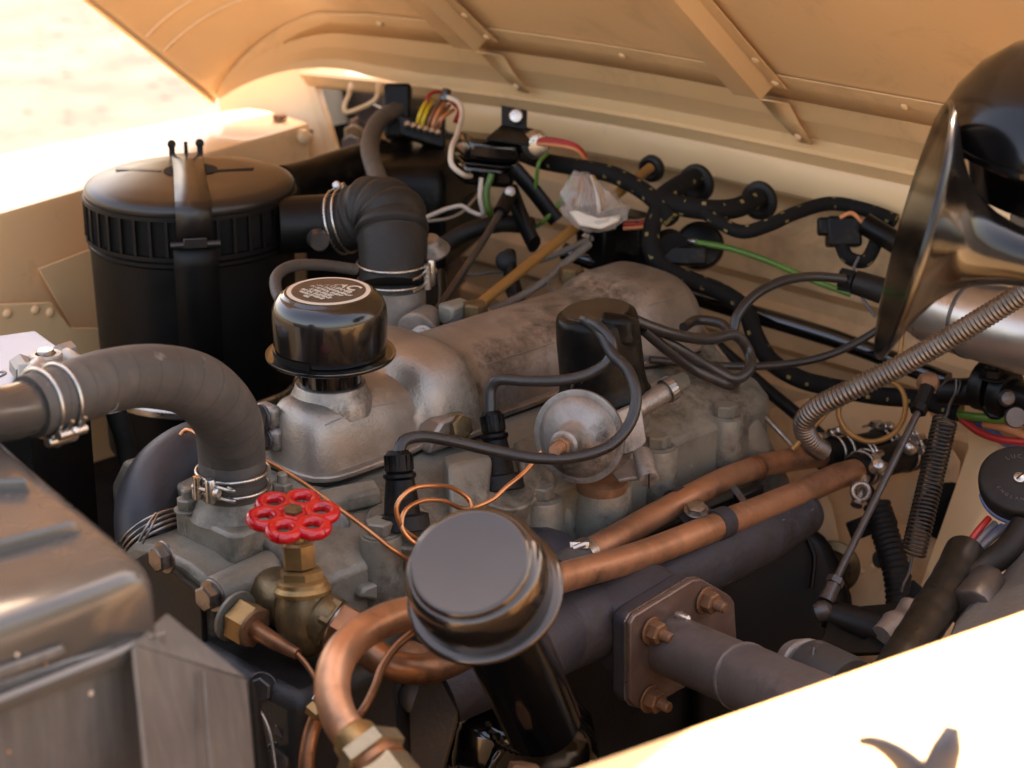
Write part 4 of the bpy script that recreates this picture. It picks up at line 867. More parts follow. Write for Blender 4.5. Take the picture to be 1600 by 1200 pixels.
v, f = g_hex(P(509, 968, 1.495), oax, .0205, .008, ch=.1); mesh('outlet_hexagon', v, f, 'brass_dark', gv, 30)
lathe('olive', [(.0165, 0), (.0180, .002), (.0165, .005)], P(520, 975, 1.494), oax, 'steel', gv, 36)
v, f = g_hex(P(525, 978, 1.493), oax, .0200, .020, ch=.12); mesh('union_nut', v, f, 'copper_dark', gv, 30)
# temperature bulb union
tb = thing('capillary_union', 'brass hexagon union with thin capillary beside the red valve', 'pipe union', P(385, 975, 1.5))
tax = P(430, 1000, 1.485)-P(375, 968, 1.505)
lathe('washer', [(.020, 0), (.020, .0025)], P(366, 962, 1.517), tax, 'iron', tb, 28)
v, f = g_hex(P(372, 966, 1.513), tax, .0170, .019, ch=.08); mesh('union_nut', v, f, 'brass', tb, 30)
lathe('nut_face', [(.0150, 0), (.0142, .002), (.0075, .0022)], P(396, 981, 1.497), tax, 'rust', tb, 24)
tube('sleeve', [P(394, 980, 1.497), P(430, 1003, 1.482), P(465, 1022, 1.473)], [.0072, .0062, .0042], 'copper_dark', tb, seg=18)
tube('capillary', [P(463, 1020, 1.474), P(480, 1040, 1.47), P(494, 1065, 1.465), P(498, 1095, 1.46)], .0021, 'copper_dark', tb, seg=10)
cyl('clip_block', P(486, 1105, 1.455), P(500, 1118, 1.45), .006, .005, 'brass', tb, 6)
cyl('clip_screw', P(493, 1094, 1.455), P(496, 1087, 1.455), .003, .0028, 'zinc', tb)
tube('lower_tube', [P(500, 1110, 1.46), P(488, 1140, 1.46), P(480, 1180, 1.455), P(478, 1230, 1.45)], .006, 'copper_dark', tb, seg=12)

# ================================================================== COPPER PIPES
cu1 = thing('copper_heater_pipe', 'long bright copper heater pipe bending round under the filler cap to a brass nut', 'pipe', P(1100, 830, 1.7))
tube('pipe', [P(556, 1160, 1.300), P(533, 1128, 1.305), P(519, 1080, 1.32), P(526, 1035, 1.335), P(556, 996, 1.36), P(610, 966, 1.40), P(660, 955, 1.44), P(760, 938, 1.51), P(880, 902, 1.60), P(1000, 868, 1.68), P(1120, 822, 1.76), P(1240, 775, 1.85), P(1310, 744, 1.90), P(1345, 735, 1.925)], [.0118, .0118, .0122, .0122, .0122], 'copper', cu1, seg=28, n=140)
nax = P(600, 1215, 1.28)-P(550, 1150, 1.30)
lathe('ferrule', [(.0122, -.004), (.0150, 0), (.0155, .010), (.0165, .013)], P(553, 1152, 1.300), nax, 'brass', cu1, 32)
v, f = g_hex(P(571, 1172, 1.293), nax, .0240, .012, ch=.15); mesh('union_nut', v, f, 'pale_brass', cu1, 30)
lathe('nut_shoulder', [(.0195, 0), (.0195, .005)], P(571, 1172, 1.293)+nax.normalized()*.012, nax, 'copper_dark', cu1, 32)
v, f = g_hex(P(571, 1172, 1.293)+nax.normalized()*.017, nax, .0200, .05, ch=.1); mesh('adaptor', v, f, 'pale_brass', cu1, 30)
cu2 = thing('second_copper_pipe', 'shorter copper heater pipe lying behind the long one', 'pipe', P(1050, 800, 1.75))
tube('pipe', [P(905, 872, 1.66), P(960, 842, 1.70), P(1030, 802, 1.76), P(1090, 770, 1.80), P(1150, 742, 1.86), P(1215, 722, 1.92), P(1290, 711, 1.96)], [.0120, .0112, .0112, .0112], 'copper', cu2, seg=26, n=70)
lathe('solder_ring', [(.0122, -.003), (.0126, -.001), (.0126, .002), (.0122, .004)], P(1180, 732, 1.885), P(1215, 722, 1.92)-P(1150, 742, 1.86), 'copper_dark', cu2, 28)
cu3 = thing('low_copper_bend', 'tarnished copper pipe bending from the valve union under the filler cap', 'pipe', P(650, 1050, 1.46))
tube('pipe', [P(555, 995, 1.475), P(578, 1018, 1.47), P(610, 1038, 1.465), P(655, 1046, 1.47), P(700, 1036, 1.49), P(740, 1015, 1.52)], [.0125, .0115, .0110, .0110], 'copper_dark', cu3, seg=26, n=60)
tube('thin_pipe', [P(650, 985, 1.45), P(620, 1010, 1.44), P(598, 1040, 1.43), P(585, 1075, 1.42), P(568, 1108, 1.41), P(556, 1122, 1.41)], .0030, 'copper_dark', cu3, seg=12)
# saddle clips on the copper pipes
sc1 = thing('pipe_saddle', 'dark steel saddle clips bolting the two copper pipes together', 'pipe clip', P(1090, 795, 1.78))
def saddle(c, ax_, r_, ln, par):
    v, f = g_lathe([(r_, -ln/2), (r_+.0018, -ln/2), (r_+.0018, ln/2), (r_, ln/2)], c, ax_, 36, caps=False); mesh('saddle_strap', v, f, 'manifold', par, 40)
saddle(P(1060, 785, 1.785), P(1090, 770, 1.80)-P(1030, 802, 1.76), .0115, .012, sc1)
saddle(P(1124, 819, 1.765), P(1240, 775, 1.85)-P(1120, 822, 1.76), .0122, .018, sc1)
plate('saddle_bridge', [P(1062, 772, 1.785), P(1085, 775, 1.785), P(1118, 800, 1.765), P(1130, 815, 1.75), P(1105, 830, 1.75), P(1068, 815, 1.765), P(1050, 800, 1.775)], .003, 'manifold', sc1, bevel=.001)
bolt(sc1, P(1088, 798, 1.762), EZ-fw*.4, .0085, .005, 'steel')
cl_ = thing('band_clip', 'small bright band clip on the copper pipe beside the filler cap', 'pipe clip', P(912, 862, 1.65))
lathe('band', [(.0135, -.005), (.0140, -.005), (.0140, .005), (.0135, .005)], P(912, 868, 1.664), P(960, 842, 1.70)-P(905, 872, 1.66), 'zinc', cl_, 32)
box('clip_lug', P(905, 852, 1.65), (.016, .003, .006), 'zinc', cl_, ax=(rt, fw, up), bevel=.0008)
cyl('clip_screw', P(896, 857, 1.648), P(914, 850, 1.648), .0025, .0025, 'zinc', cl_)
tube('rubber_sleeve', [P(870, 895, 1.635), P(890, 880, 1.65), P(912, 868, 1.664)], .0128, 'rubber', cl_, seg=24, n=12)
# capillary coil
cp = thing('copper_capillary', 'thin bright copper capillary coiled twice beside the spark plug cap', 'capillary', P(650, 780, 1.6))
tube('capillary', [P(282, 680, 1.66), P(290, 672, 1.66), P(330, 690, 1.64), P(418, 722, 1.61), P(470, 752, 1.595), P(530, 795, 1.575), P(575, 828, 1.57), P(618, 862, 1.575), P(660, 882, 1.60), P(690, 865, 1.60), P(655, 845, 1.58), P(626, 820, 1.56), P(620, 790, 1.555), P(640, 766, 1.56), P(680, 759, 1.58), P(712, 765, 1.61), P(735, 785, 1.62), P(728, 830, 1.60), P(690, 858, 1.575), P(650, 850, 1.565), P(628, 825, 1.56), P(632, 800, 1.565), P(655, 784, 1.58), P(690, 782, 1.60), P(730, 795, 1.63), P(770, 780, 1.64), P(790, 762, 1.645), P(822, 735, 1.655), P(846, 706, 1.66)], .0019, 'capillary', cp, seg=10, n=260)

# ================================================================== DISTRIBUTOR
ds = thing('distributor', 'black capped distributor with silver vacuum unit in front of the rocker cover', 'distributor', P(935, 600, 1.75))
D0 = P(944, 612, 1.755); da = (P(928, 480, 1.755)-P(944, 612, 1.755)).normalized()*.95+fw*-.36; da.normalize()
lathe('cap', [(.0400, -.004), (.0405, 0), (.0385, .003), (.0365, .016), (.0360, .05), (.0350, .066), (.0335, .071), (.030, .0735), (.001, .0745)], D0, da, 'black_plastic', ds, 64, smooth=45)
lathe('dusty_top', [(.0285, .0738), (.0280, .0752), (.001, .0756)], D0, da, 'lid', ds, 48)
lathe('cap_rim', [(.0390, -.012), (.0415, -.010), (.0415, -.005), (.0400, -.003)], D0, da, 'black_plastic', ds, 64)
lathe('body', [(.016, -.075), (.018, -.055), (.030, -.040), (.036, -.030), (.0375, -.012)], D0, da, 'alu_dark', ds, 48)
x_, y_, a_ = basis(da, rt)
# moulded block for the king lead and side towers
Tp = D0+da*.0735
loft('lead_block', [[Tp+rt*a1+fw*b1+da*c1 for a1, b1 in ((.002, -.033), (.026, -.033), (.036, -.014), (.030, .010), (.004, .006))] for c1 in (-.032, -.010)]+[[Tp+rt*a1+fw*b1+da*c1 for a1, b1, c1 in ((.004, -.022, -.001), (.024, -.024, -.004), (.033, -.010, -.005), (.028, .006, -.003), (.006, .003, .001))]], 'black_plastic', ds, smooth=35, bevel=.003)
tube('spring_clip', [D0+rt*-.031-fw*.028-da*.016, D0+rt*-.028-fw*.030+da*.004, D0+rt*-.024-fw*.031+da*.012, D0+rt*-.016-fw*.034+da*.006], .0012, 'steel', ds, seg=8)
# vacuum unit
vc = P(905, 682, 1.685); va = (P(862, 704, 1.625)-P(918, 672, 1.70)).normalized()
vu = thing('vacuum_unit', 'round silver vacuum advance capsule with brass union on the distributor', 'vacuum unit', vc)
lathe('capsule', [(.030, -.014), (.036, -.010), (.0385, -.004), (.0395, -.002), (.0395, .0015), (.0375, .002), (.0345, .002), (.0325, .006), (.026, .011), (.018, .013), (.0145, .016), (.0130, .024), (.0118, .026)], vc, va, 'alu_dark', vu, 64, smooth=40)
lathe('knurled_sleeve', [(.0118, .024), (.0122, .026), (.0120, .036), (.0098, .038)], vc, va, 'alu_dark', vu, 36)
v, f = g_hex(vc+va*.037, va, .0088, .008); mesh('brass_hexagon', v, f, 'rust', vu, 30)
lathe('union_sleeve', [(.0058, .044), (.0050, .056)], vc, va, 'copper', vu, 20)
# adjuster barrel with knurled thimble
ka, kb = P(955, 664, 1.72), P(1040, 612, 1.745)
cyl('adjuster_barrel', ka, kb, .0085, .0088, 'alu', ds, rnd=.001)
tube('knurled_nut', [kb, kb+(kb-ka).normalized()*.0035, kb+(kb-ka).normalized()*.0065], .0108, 'steel', ds, seg=24)
for i in range(22):
    x2, y2, a2 = basis(kb-ka); an = 2*pi*i/22; q = kb+a2*.0035+(x2*cos(an)+y2*sin(an))*.0108
    v, f = g_box(q, (.0015, .0018, .007), (x2*cos(an)+y2*sin(an), -x2*sin(an)+y2*cos(an), a2)); mesh('knurl', v, f, 'steel', ds, 30)
plate('mounting_arm', [P(948, 650, 1.70), P(1002, 625, 1.72), P(1012, 690, 1.72), P(1000, 705, 1.715), P(975, 712, 1.71), P(955, 700, 1.70)], .006, 'alu_dark', ds, bevel=.002)
plate('clamp_plate', [P(955, 740, 1.70), P(985, 715, 1.71), P(1020, 712, 1.70), P(1024, 735, 1.69), P(1000, 746, 1.69), P(965, 750, 1.69)], .004, 'alu_dark', ds, bevel=.0015)
cyl('clamp_bolt', P(1003, 708, 1.70), P(1014, 750, 1.675), .0078, .0082, 'alu_dark', ds, rnd=.001)
box('screw_slot', P(1014, 751, 1.671), (.002, .012, .003), 'black_matt', ds, ax=(rt*.4+fw*.6, up, -(P(1014, 750, 1.675)-P(1003, 708, 1.70)).normalized()), bevel=0)
lathe('sealing_collar', [(.021, 0), (.022, .004), (.022, .008), (.019, .010)], P(940, 765, 1.72), EZ, 'rust', ds, 32)

# ---- ignition leads
def lead(lab, pts, r_=.0048, n=70):
    o = tube('ignition_lead', pts, r_, 'lead', None, seg=16, n=n); tag(o, lab, 'lead', 'ignition leads'); return o
lead('black ignition lead looping from the distributor to the lower spark plug cap', [P(916, 500, 1.70), P(938, 520, 1.69), P(956, 552, 1.68), P(982, 580, 1.665), P(994, 620, 1.655), P(985, 660, 1.65), P(955, 695, 1.645), P(900, 714, 1.64), P(840, 716, 1.635), P(770, 704, 1.63), P(700, 688, 1.62), P(655, 682, 1.61), P(630, 690, 1.605), P(622, 712, 1.60)])
lead('black ignition lead turning square down to the spark plug cap below the distributor', [P(912, 498, 1.705), P(935, 510, 1.69), P(955, 535, 1.685), P(952, 562, 1.685), P(925, 582, 1.688), P(880, 594, 1.69), P(820, 595, 1.695), P(778, 594, 1.697), P(768, 606, 1.70), P(766, 650, 1.70)], .0047)
lead('upper ignition lead sweeping right from the distributor into a loop', [P(975, 492, 1.73), P(1010, 508, 1.74), P(1060, 524, 1.76), P(1110, 530, 1.79), P(1150, 524, 1.81), P(1170, 550, 1.82), P(1172, 575, 1.81), P(1150, 592, 1.80), P(1110, 575, 1.79), P(1060, 545, 1.77), P(1000, 510, 1.75)], .0050)
lead('ignition lead with free looking end lying over the head behind the distributor', [P(1005, 515, 1.74), P(1040, 545, 1.76), P(1080, 575, 1.78), P(1115, 592, 1.79), P(1140, 602, 1.80), P(1148, 596, 1.83), P(1120, 575, 1.86)], .0048)
lead('king lead rising in an arc to the ignition coil', [P(1068, 512, 1.86), P(1090, 500, 1.88), P(1125, 505, 1.88), P(1146, 520, 1.86), P(1150, 498, 1.86), P(1175, 465, 1.87), P(1220, 440, 1.89), P(1270, 432, 1.91), P(1320, 436, 1.92)], .0046)
def plugcap(lab, pts, sc=1.0, cup=True):
    t = thing('spark_plug_cap', lab, 'spark plug cap', pts[0], 'spark plug caps')
    a, b = pts; ax = (b-a).normalized(); L_ = (b-a).length
    def k(p): return [(r_*sc, h*L_) for r_, h in p]
    lathe('ribbed_collar', k([(.0070, -.02), (.0092, .03), (.0094, .12), (.0098, .24), (.0086, .27)]), a, ax, 'black_plastic', t, 28)
    for i in range(12):
        x3, y3, a3 = basis(ax); an = 2*pi*i/12; d_ = x3*cos(an)+y3*sin(an)
        v, f = g_box(a+ax*L_*.135+d_*.0094*sc, (.0018*sc, .0022*sc, L_*.2), (d_, a3.cross(d_), a3)); mesh('rib', v, f, 'black_plastic', t, 30)
    lathe('cap_barrel', k([(.0086, .25), (.0115, .28), (.0118, .32), (.0102, .36), (.0118, .6), (.0128, .82)]), a, ax, 'black_plastic', t, 28)
    if cup: lathe('cap_cup', k([(.0140, .80), (.0185, .82), (.0190, .93), (.0195, 1.0), (.0170, 1.02)]), a, ax, 'rubber_black', t, 32)
    return t
plugcap('black spark plug cap nearest the coiled capillary', (P(622, 706, 1.602), P(630, 826, 1.605)), 1.12)
plugcap('black spark plug cap in front of the rocker saddle bolt', (P(768, 645, 1.702), P(784, 765, 1.700)), 1.0, cup=True)

# ================================================================== CLUTTER ALONG THE BULKHEAD
def simple(name, lab, cat, pts, r_, mat, seg=12, n=40, group=None, **k):
    o = tube(name, pts, r_, mat, None, seg=seg, n=n, **k); tag(o, lab, cat, group); return o
def lm(lab, pts, r_, **k): return simple('wiring_loom', lab, 'wiring loom', pts, r_*.86, 'loom', seg=18, n=70, group='braided wiring looms', **k)
lm('woven loom hanging from the first fuse area to the junction by the grommets', [P(815, 240, 2.2), P(850, 252, 2.15), P(905, 262, 2.1), P(955, 272, 2.08), P(1000, 295, 2.06), P(1030, 320, 2.04), P(1050, 345, 2.03)], .0105)
lm('thick woven loom between the two black grommets', [P(1085, 278, 2.10), P(1052, 296, 2.06), P(1035, 312, 2.045), P(1065, 322, 2.035), P(1110, 328, 2.03), P(1150, 325, 2.04), P(1185, 308, 2.06)], .0120)
lm('woven loom sagging right to the connector behind the horn', [P(1090, 322, 2.03), P(1120, 345, 2.02), P(1160, 362, 2.01), P(1200, 352, 2.01), P(1245, 332, 2.02), P(1300, 318, 2.03), P(1360, 330, 2.02), P(1400, 345, 2.01)], .0082)
lm('woven loom dropping down the bulkhead under the grommets', [P(1032, 318, 2.04), P(1020, 350, 2.03), P(1018, 390, 2.02), P(1035, 418, 2.02), P(1080, 438, 2.02), P(1130, 458, 2.02), P(1165, 485, 2.01), P(1180, 525, 2.0), P(1205, 565, 1.99), P(1250, 592, 1.98), P(1300, 605, 1.97), P(1370, 618, 1.96), P(1440, 625, 1.95), P(1500, 645, 1.93)], .0105)
lm('woven loom curling below the black connector', [P(1312, 375, 2.0), P(1325, 402, 1.99), P(1350, 408, 1.985), P(1366, 385, 1.99), P(1372, 350, 2.0)], .0080)
for px, py, d, lab in ((1092, 285, 2.11, 'black rubber grommet, leftmost of the two big ones in the bulkhead'), (1190, 312, 2.075, 'black rubber grommet at the right end of the thick loom'), (1022, 262, 2.14, 'small black grommet the bronze rod runs up to')):
    s = .62 if px == 1022 else .86
    t = lathe('grommet', [(.021*s, 0), (.0235*s, .003), (.0225*s, .008), (.016*s, .010), (.012*s, .008)], P(px, py, d), V((-1, -.15, 0)), 'rubber_black', None, 36); tag(t, lab, 'grommet')
simple('bronze_rod', 'long bronze painted rod slanting up behind the rocker cover', 'rod', [P(733, 488, 1.90), P(870, 378, 2.0), P(1016, 262, 2.12)], .0052, 'rod', n=8)
simple('steering_rod', 'long black tube crossing the bulkhead behind the ignition leads', 'tube', [P(880, 392, 2.1), P(1100, 468, 2.06), P(1300, 528, 2.0), P(1480, 596, 1.93)], .0092, 'black_gloss', seg=20, n=10)
simple('lower_cable', 'black cable slanting down the bulkhead below the leads', 'cable', [P(1120, 540, 2.03), P(1200, 610, 2.02), P(1265, 665, 2.0), P(1330, 730, 1.98), P(1370, 790, 1.96)], .0065, 'rubber_black')
simple('coil_cable', 'thin black cable running across to the foot of the horn', 'cable', [P(1015, 562, 1.9), P(1130, 572, 1.92), P(1220, 570, 1.94), P(1300, 553, 1.95), P(1380, 510, 1.95), P(1430, 470, 1.93)], .0038, 'lead')
simple('green_wire', 'green wire sweeping along the bulkhead from the round switch', 'wire', [P(1085, 378, 2.05), P(1140, 388, 2.04), P(1200, 408, 2.03), P(1270, 438, 2.02), P(1330, 460, 2.01)], .0032, 'green_wire', seg=10)
simple('green_wire', 'green wire hanging beside the white bagged connector', 'wire', [P(893, 272, 2.12), P(880, 310, 2.1), P(850, 345, 2.1), P(835, 355, 2.12)], .0024, 'green_wire', seg=10)
simple('green_wire', 'bright green wire loop below the rounded black box', 'wire', [P(768, 272, 2.1), P(760, 300, 2.1), P(764, 330, 2.1), P(775, 342, 2.12)], .0036, 'green_wire', seg=10)
simple('brake_pipe', 'thin steel pipe bending down beside the head to the copper pipes', 'pipe', [P(1078, 480, 2.0), P(1110, 530, 1.98), P(1160, 596, 1.95), P(1185, 640, 1.93), P(1215, 672, 1.92), P(1240, 700, 1.92)], .0024, 'steel', seg=10)
simple('brown_pipe', 'brown thin pipe looping in a ring under the corrugated conduit', 'pipe', [P(1238, 702, 1.86), P(1268, 670, 1.86), P(1300, 635, 1.87), P(1335, 600, 1.9), P(1380, 592, 1.92), P(1408, 608, 1.92), P(1414, 645, 1.91), P(1395, 678, 1.90), P(1360, 690, 1.90), P(1325, 675, 1.90), P(1310, 645, 1.90), P(1322, 615, 1.90), P(1350, 600, 1.91)], .0026, 'rod', seg=10, n=90)
# corrugated conduit
simple('flexible_conduit', 'grey corrugated metal conduit curving across the right side', 'conduit', [P(1640, 432, 1.70), P(1560, 482, 1.73), P(1480, 530, 1.76), P(1400, 575, 1.79), P(1320, 614, 1.81), P(1275, 638, 1.83), P(1256, 662, 1.85), P(1266, 690, 1.87), P(1285, 705, 1.89)], .0094, 'conduit', seg=28, n=640, rf=lambda s, t: 1+.075*sin(s*1500))
# far-left bulkhead kit
hb = thing('heater_box', 'dusty black box with pale seam behind the ribbed elbow hose', 'heater box', P(660, 260, 2.2))
hp_top = [P(560, 228, 2.22), P(655, 205, 2.30), P(745, 222, 2.22), P(690, 262, 2.12), P(585, 262, 2.12)]
hz = [p-EZ*.055 for p in hp_top]
k0 = sum(hp_top, V())/5
loft('box_cover', [[p.lerp(k0, -.10)-EZ*.052 for p in hp_top], [p.lerp(k0, -.08)-EZ*.02 for p in hp_top], [p.lerp(k0, .02)-EZ*.004 for p in hp_top], [p.lerp(k0, .15) for p in hp_top]], 'black_plastic', hb, smooth=50, bevel=.006)
loft('box_base', [[p.lerp(k0, -.08)-EZ*.11 for p in hp_top], [p.lerp(k0, -.08)-EZ*.053 for p in hp_top]], 'black_plastic', hb, smooth=50, bevel=.004)
sp_ = [p.lerp(k0, -.115)-EZ*.0525 for p in hp_top]; tube('pale_seam', [sp_[0], sp_[4], sp_[3], sp_[2]], .0016, 'white_wire', hb, seg=8)
simple('heater_hose', 'fat black hose lying level between the air cleaner and heater box', 'hose', [P(445, 296, 2.12), P(478, 288, 2.14), P(530, 272, 2.18), P(600, 252, 2.22)], .0255, 'black_plastic', seg=32)
for o_ in [bpy.data.objects['heater_hose']]:
    pass
simple('breather_hose', 'grey rubber hose arching down to the ribbed elbow', 'hose', [P(660, 168, 2.28), P(622, 172, 2.24), P(592, 190, 2.2), P(578, 225, 2.15), P(584, 260, 2.1), P(600, 300, 2.05)], .0098, 'rubber', seg=20)
cb2 = thing('control_box', 'small rounded glossy black box with a moulded seam', 'control box', P(755, 245, 2.1))
c1_ = (rt*.95+fw*.32+up*-.06).normalized(); c3_ = (EZ-c1_*EZ.dot(c1_)).normalized(); c2_ = c3_.cross(c1_)
Kc = P(762, 240, 2.12)
box('box_lid', Kc+c3_*.006, (.060, .046, .024), 'black_gloss', cb2, ax=(c1_, c2_, c3_), bevel=.007, bseg=4)
box('seam_bead', Kc-c3_*.008, (.0625, .0485, .003), 'black_gloss', cb2, ax=(c1_, c2_, c3_), bevel=.001)
box('box_base', Kc-c3_*.020, (.056, .042, .022), 'black_gloss', cb2, ax=(c1_, c2_, c3_), bevel=.006, bseg=4)
fb = thing('terminal_block', 'black terminal block with a row of bright screws and coloured wires', 'terminal block', P(665, 200, 2.2))
for px in range(7):
    pass
bxx = (P(688, 205, 2.19)-P(632, 188, 2.19)).normalized()
box('block', P(660, 208, 2.21), (.052, .03, .022), 'black_plastic', fb, ax=(bxx, bxx.cross(up).normalized()*-1, up), bevel=.002)
for i in range(6):
    q = P(636+i*9.6, 196+i*2.6, 2.185); cyl('terminal_screw', q, q+(-fw*.004+up*.002), .0034, .003, 'zinc', fb, 14)
for a_, b_, m_ in (((655, 182), (672, 152), 'yellow_wire'), ((662, 186), (678, 156), 'yellow_wire'), ((671, 188), (690, 158), 'brown_wire'), ((678, 190), (696, 160), 'orange_wire'), ((684, 192), (702, 165), 'brown_wire'), ((688, 188), (708, 172), 'orange_wire')):
    tube('wire', [P(a_[0]-2, a_[1]+10, 2.19), P(*a_, 2.185), P((a_[0]+b_[0])/2-2, (a_[1]+b_[1])/2, 2.19), P(*b_, 2.22)], .0024, m_, fb, seg=8, n=14)
tube('wire', [P(668, 168, 2.2), P(668, 152, 2.2), P(680, 144, 2.21), P(700, 146, 2.22)], .0020, 'red_wire', fb, seg=8, n=14)
tube('wire', [P(712, 190, 2.2), P(718, 172, 2.21), P(706, 158, 2.22)], .003, 'red_wire', fb, seg=8, n=14)
box('side_housing', P(622, 175, 2.25), (.03, .03, .06), 'black_plastic', fb, ax=(rt, fw, up), bevel=.004)
cyl('rubber_nipple', P(694, 158, 2.2), P(699, 139, 2.2), .0055, .005, 'black_gloss', fb, rnd=.001)
simple('white_wire', 'white wire arching over the control box and down its side', 'wire', [P(700, 152, 2.19), P(716, 160, 2.17), P(722, 175, 2.15), P(714, 210, 2.1), P(705, 235, 2.06), P(706, 258, 2.05), P(722, 272, 2.05), P(735, 275, 2.08)], .0028, 'white_wire', seg=10)
simple('white_wire', 'white wire dropping below the rounded black box', 'wire', [P(752, 278, 2.08), P(750, 310, 2.08), P(754, 335, 2.09), P(735, 330, 2.1), P(722, 322, 2.1), P(700, 326, 2.1), P(665, 340, 2.1)], .0024, 'white_wire', seg=10)
wl = thing('wire_bracket', 'sand painted bent wire bracket in the heater recess', 'bracket', P(560, 155, 2.38))
tube('bent_wire', [P(548, 132, 2.4), P(545, 148, 2.38), P(538, 168, 2.38), P(541, 175, 2.38), P(552, 173, 2.38), P(585, 157, 2.38), P(590, 148, 2.38), P(592, 130, 2.4)], .0028, 'paint', wl, seg=10, n=50)
cyl('lamp_socket', P(612, 142, 2.36), P(626, 145, 2.32), .008, .0095, 'zinc', wl, rnd=.002)
cl2 = thing('recess_fittings', 'dim brown and brass fittings inside the heater recess', 'fittings', P(560, 220, 2.5))
for px, py, d, r_, m_ in ((552, 215, 2.45, .012, 'brass_dark'), (562, 205, 2.5, .014, 'rust'), (548, 232, 2.42, .012, 'steel_dark'), (572, 232, 2.45, .013, 'brown_wire'), (590, 215, 2.44, .011, 'brass'), (578, 190, 2.5, .018, 'steel_dark'), (602, 232, 2.4, .009, 'brass')):
    v, f = g_hex(P(px, py, d), V((-.5, -.6, .6)), r_, r_*1.2); mesh('fitting', v, f, m_, cl2, 30)
br_ = thing('black_bracket', 'black steel bracket held by a bright screw under the scuttle', 'bracket', P(802, 182, 2.12))
plate('bracket_tab', [P(783, 164, 2.13), P(823, 172, 2.12), P(822, 202, 2.115), P(783, 195, 2.125)], .003, 'black_satin', br_, bevel=.0006)
plate('bracket_foot', [P(783, 195, 2.125), P(822, 202, 2.115), P(828, 225, 2.06), P(760, 215, 2.08)], .003, 'black_satin', br_, bevel=.0006)
lathe('screw', [(.0078, 0), (.0078, .002), (.0062, .005), (.002, .0055)], P(806, 182, 2.118), -fw, 'zinc', br_, 24)
sn = thing('flasher_can', 'small black can with bright end cap and red wires', 'relay', P(835, 222, 2.1))
cyl('can', P(812, 218, 2.14), P(836, 225, 2.10), .0145, .0145, 'black_satin', sn)
cyl('end_cap', P(835, 225, 2.102), P(843, 227, 2.09), .0150, .0125, 'zinc', sn, rnd=.002)
for i in range(3): tube('wire', [P(838, 218+i*3, 2.09), P(870, 219+i*4, 2.09), P(900, 228+i*3, 2.09), P(915, 244+i*3, 2.1)], .0024, ('red_wire', 'red_wire', 'orange_wire')[i], sn, seg=8, n=20)
tube('wire', [P(855, 240, 2.09), P(842, 255, 2.08), P(838, 285, 2.09), P(836, 300, 2.1)], .0020, 'green_wire', sn, seg=8, n=20)
# bagged connector
bg_ = thing('bagged_connector', 'wires tied up in a crumpled clear plastic bag', 'connector bag', P(928, 325, 2.0))
random.seed(4)
secs = []
for i, (px, py, rr) in enumerate(((908, 268, .006), (912, 280, .014), (922, 300, .026), (930, 322, .030), (932, 340, .027), (930, 356, .018), (929, 362, .004))):
    c_ = P(px, py, 2.0); secs.append([c_+rt*rr*cos(t*2*pi/22)*(1+random.uniform(-.24, .20))+fw*rr*.6*sin(t*2*pi/22)*(1+random.uniform(-.2, .2))+up*random.uniform(-.002, .002) for t in range(22)])
loft('bag', secs, 'bag', bg_, smooth=25)
plate('white_sleeve', [P(888, 330, 1.99), P(905, 352, 1.985), P(940, 358, 1.985), P(968, 345, 1.99), P(970, 335, 1.995), P(935, 340, 1.985), P(900, 328, 1.985)], .006, 'white_wire', bg_, bevel=.002)
for i in range(7):
    tube('bare_wire', [P(908+3*i, 275, 2.0), P(903+i*6, 300+random.uniform(-6, 6), 1.99), P(896+i*8, 322+random.uniform(-8, 8), 1.99), P(905+i*6, 335+random.uniform(-8, 4), 2.0)], .0020, random.choice(['brown_wire', 'white_wire', 'rod', 'rust']), bg_, seg=7, n=12)
# black levers, rods and clamps between engine and bulkhead
lv = thing('throttle_levers', 'matt black levers and links between carburettor and bulkhead', 'linkage', P(810, 400, 2.0))
def bar(pts, w_, par=lv, mat='black_satin', **k): return tube('lever', pts, w_, mat, par, seg=12, n=16, sq=.55, **k)
bar([P(795, 398, 2.0), P(798, 430, 1.99), P(812, 480, 1.97)], .013)
bar([P(800, 300, 2.08), P(815, 340, 2.06), P(835, 382, 2.04)], .012)
bar([P(802, 262, 2.1), P(835, 300, 2.1), P(870, 345, 2.1)], .009)
bar([P(690, 430, 2.0), P(692, 470, 1.97), P(688, 500, 1.95)], .009)
tube('link_rod', [P(790, 318, 2.05), P(740, 400, 2.0), P(672, 500, 1.94)], .0038, 'steel_dark', lv, seg=10, n=6)
tube('link_sleeve', [P(800, 300, 2.06), P(782, 332, 2.04)], .0078, 'black_satin', lv, n=4)
lathe('pivot', [(.010, 0), (.010, .006), (.006, .008)], P(790, 408, 1.99), -fw, 'black_satin', lv, 20)
lathe('pivot_pin', [(.006, 0), (.005, .004), (.002, .005)], P(797, 300, 2.05), -fw, 'steel', lv, 16)
tube('thin_wire', [P(715, 432, 2.0), P(750, 428, 2.0), P(790, 424, 1.99)], .0013, 'steel_dark', lv, seg=6)
bar([P(790, 440, 2.0), P(806, 480, 1.96)], .006)
tube('black_hose', [P(690, 385, 2.05), P(730, 362, 2.05), P(780, 350, 2.06), P(830, 352, 2.08)], .0088, 'rubber_black', lv, seg=14)
simple('choke_cable', 'grey sheathed cable passing behind the cover nut', 'cable', [P(755, 488, 1.92), P(800, 470, 1.95), P(850, 440, 1.98), P(885, 410, 2.0), P(920, 382, 2.03)], .0038, 'cable_grey', seg=12, rf=lambda s, t: 1+.06*sin(s*1500), n=200)
simple('choke_cable', 'grey sheathed cable passing under the bronze rod', 'cable', [P(838, 408, 2.04), P(868, 398, 2.05), P(895, 386, 2.06), P(925, 372, 2.07)], .0032, 'cable_grey', seg=12)
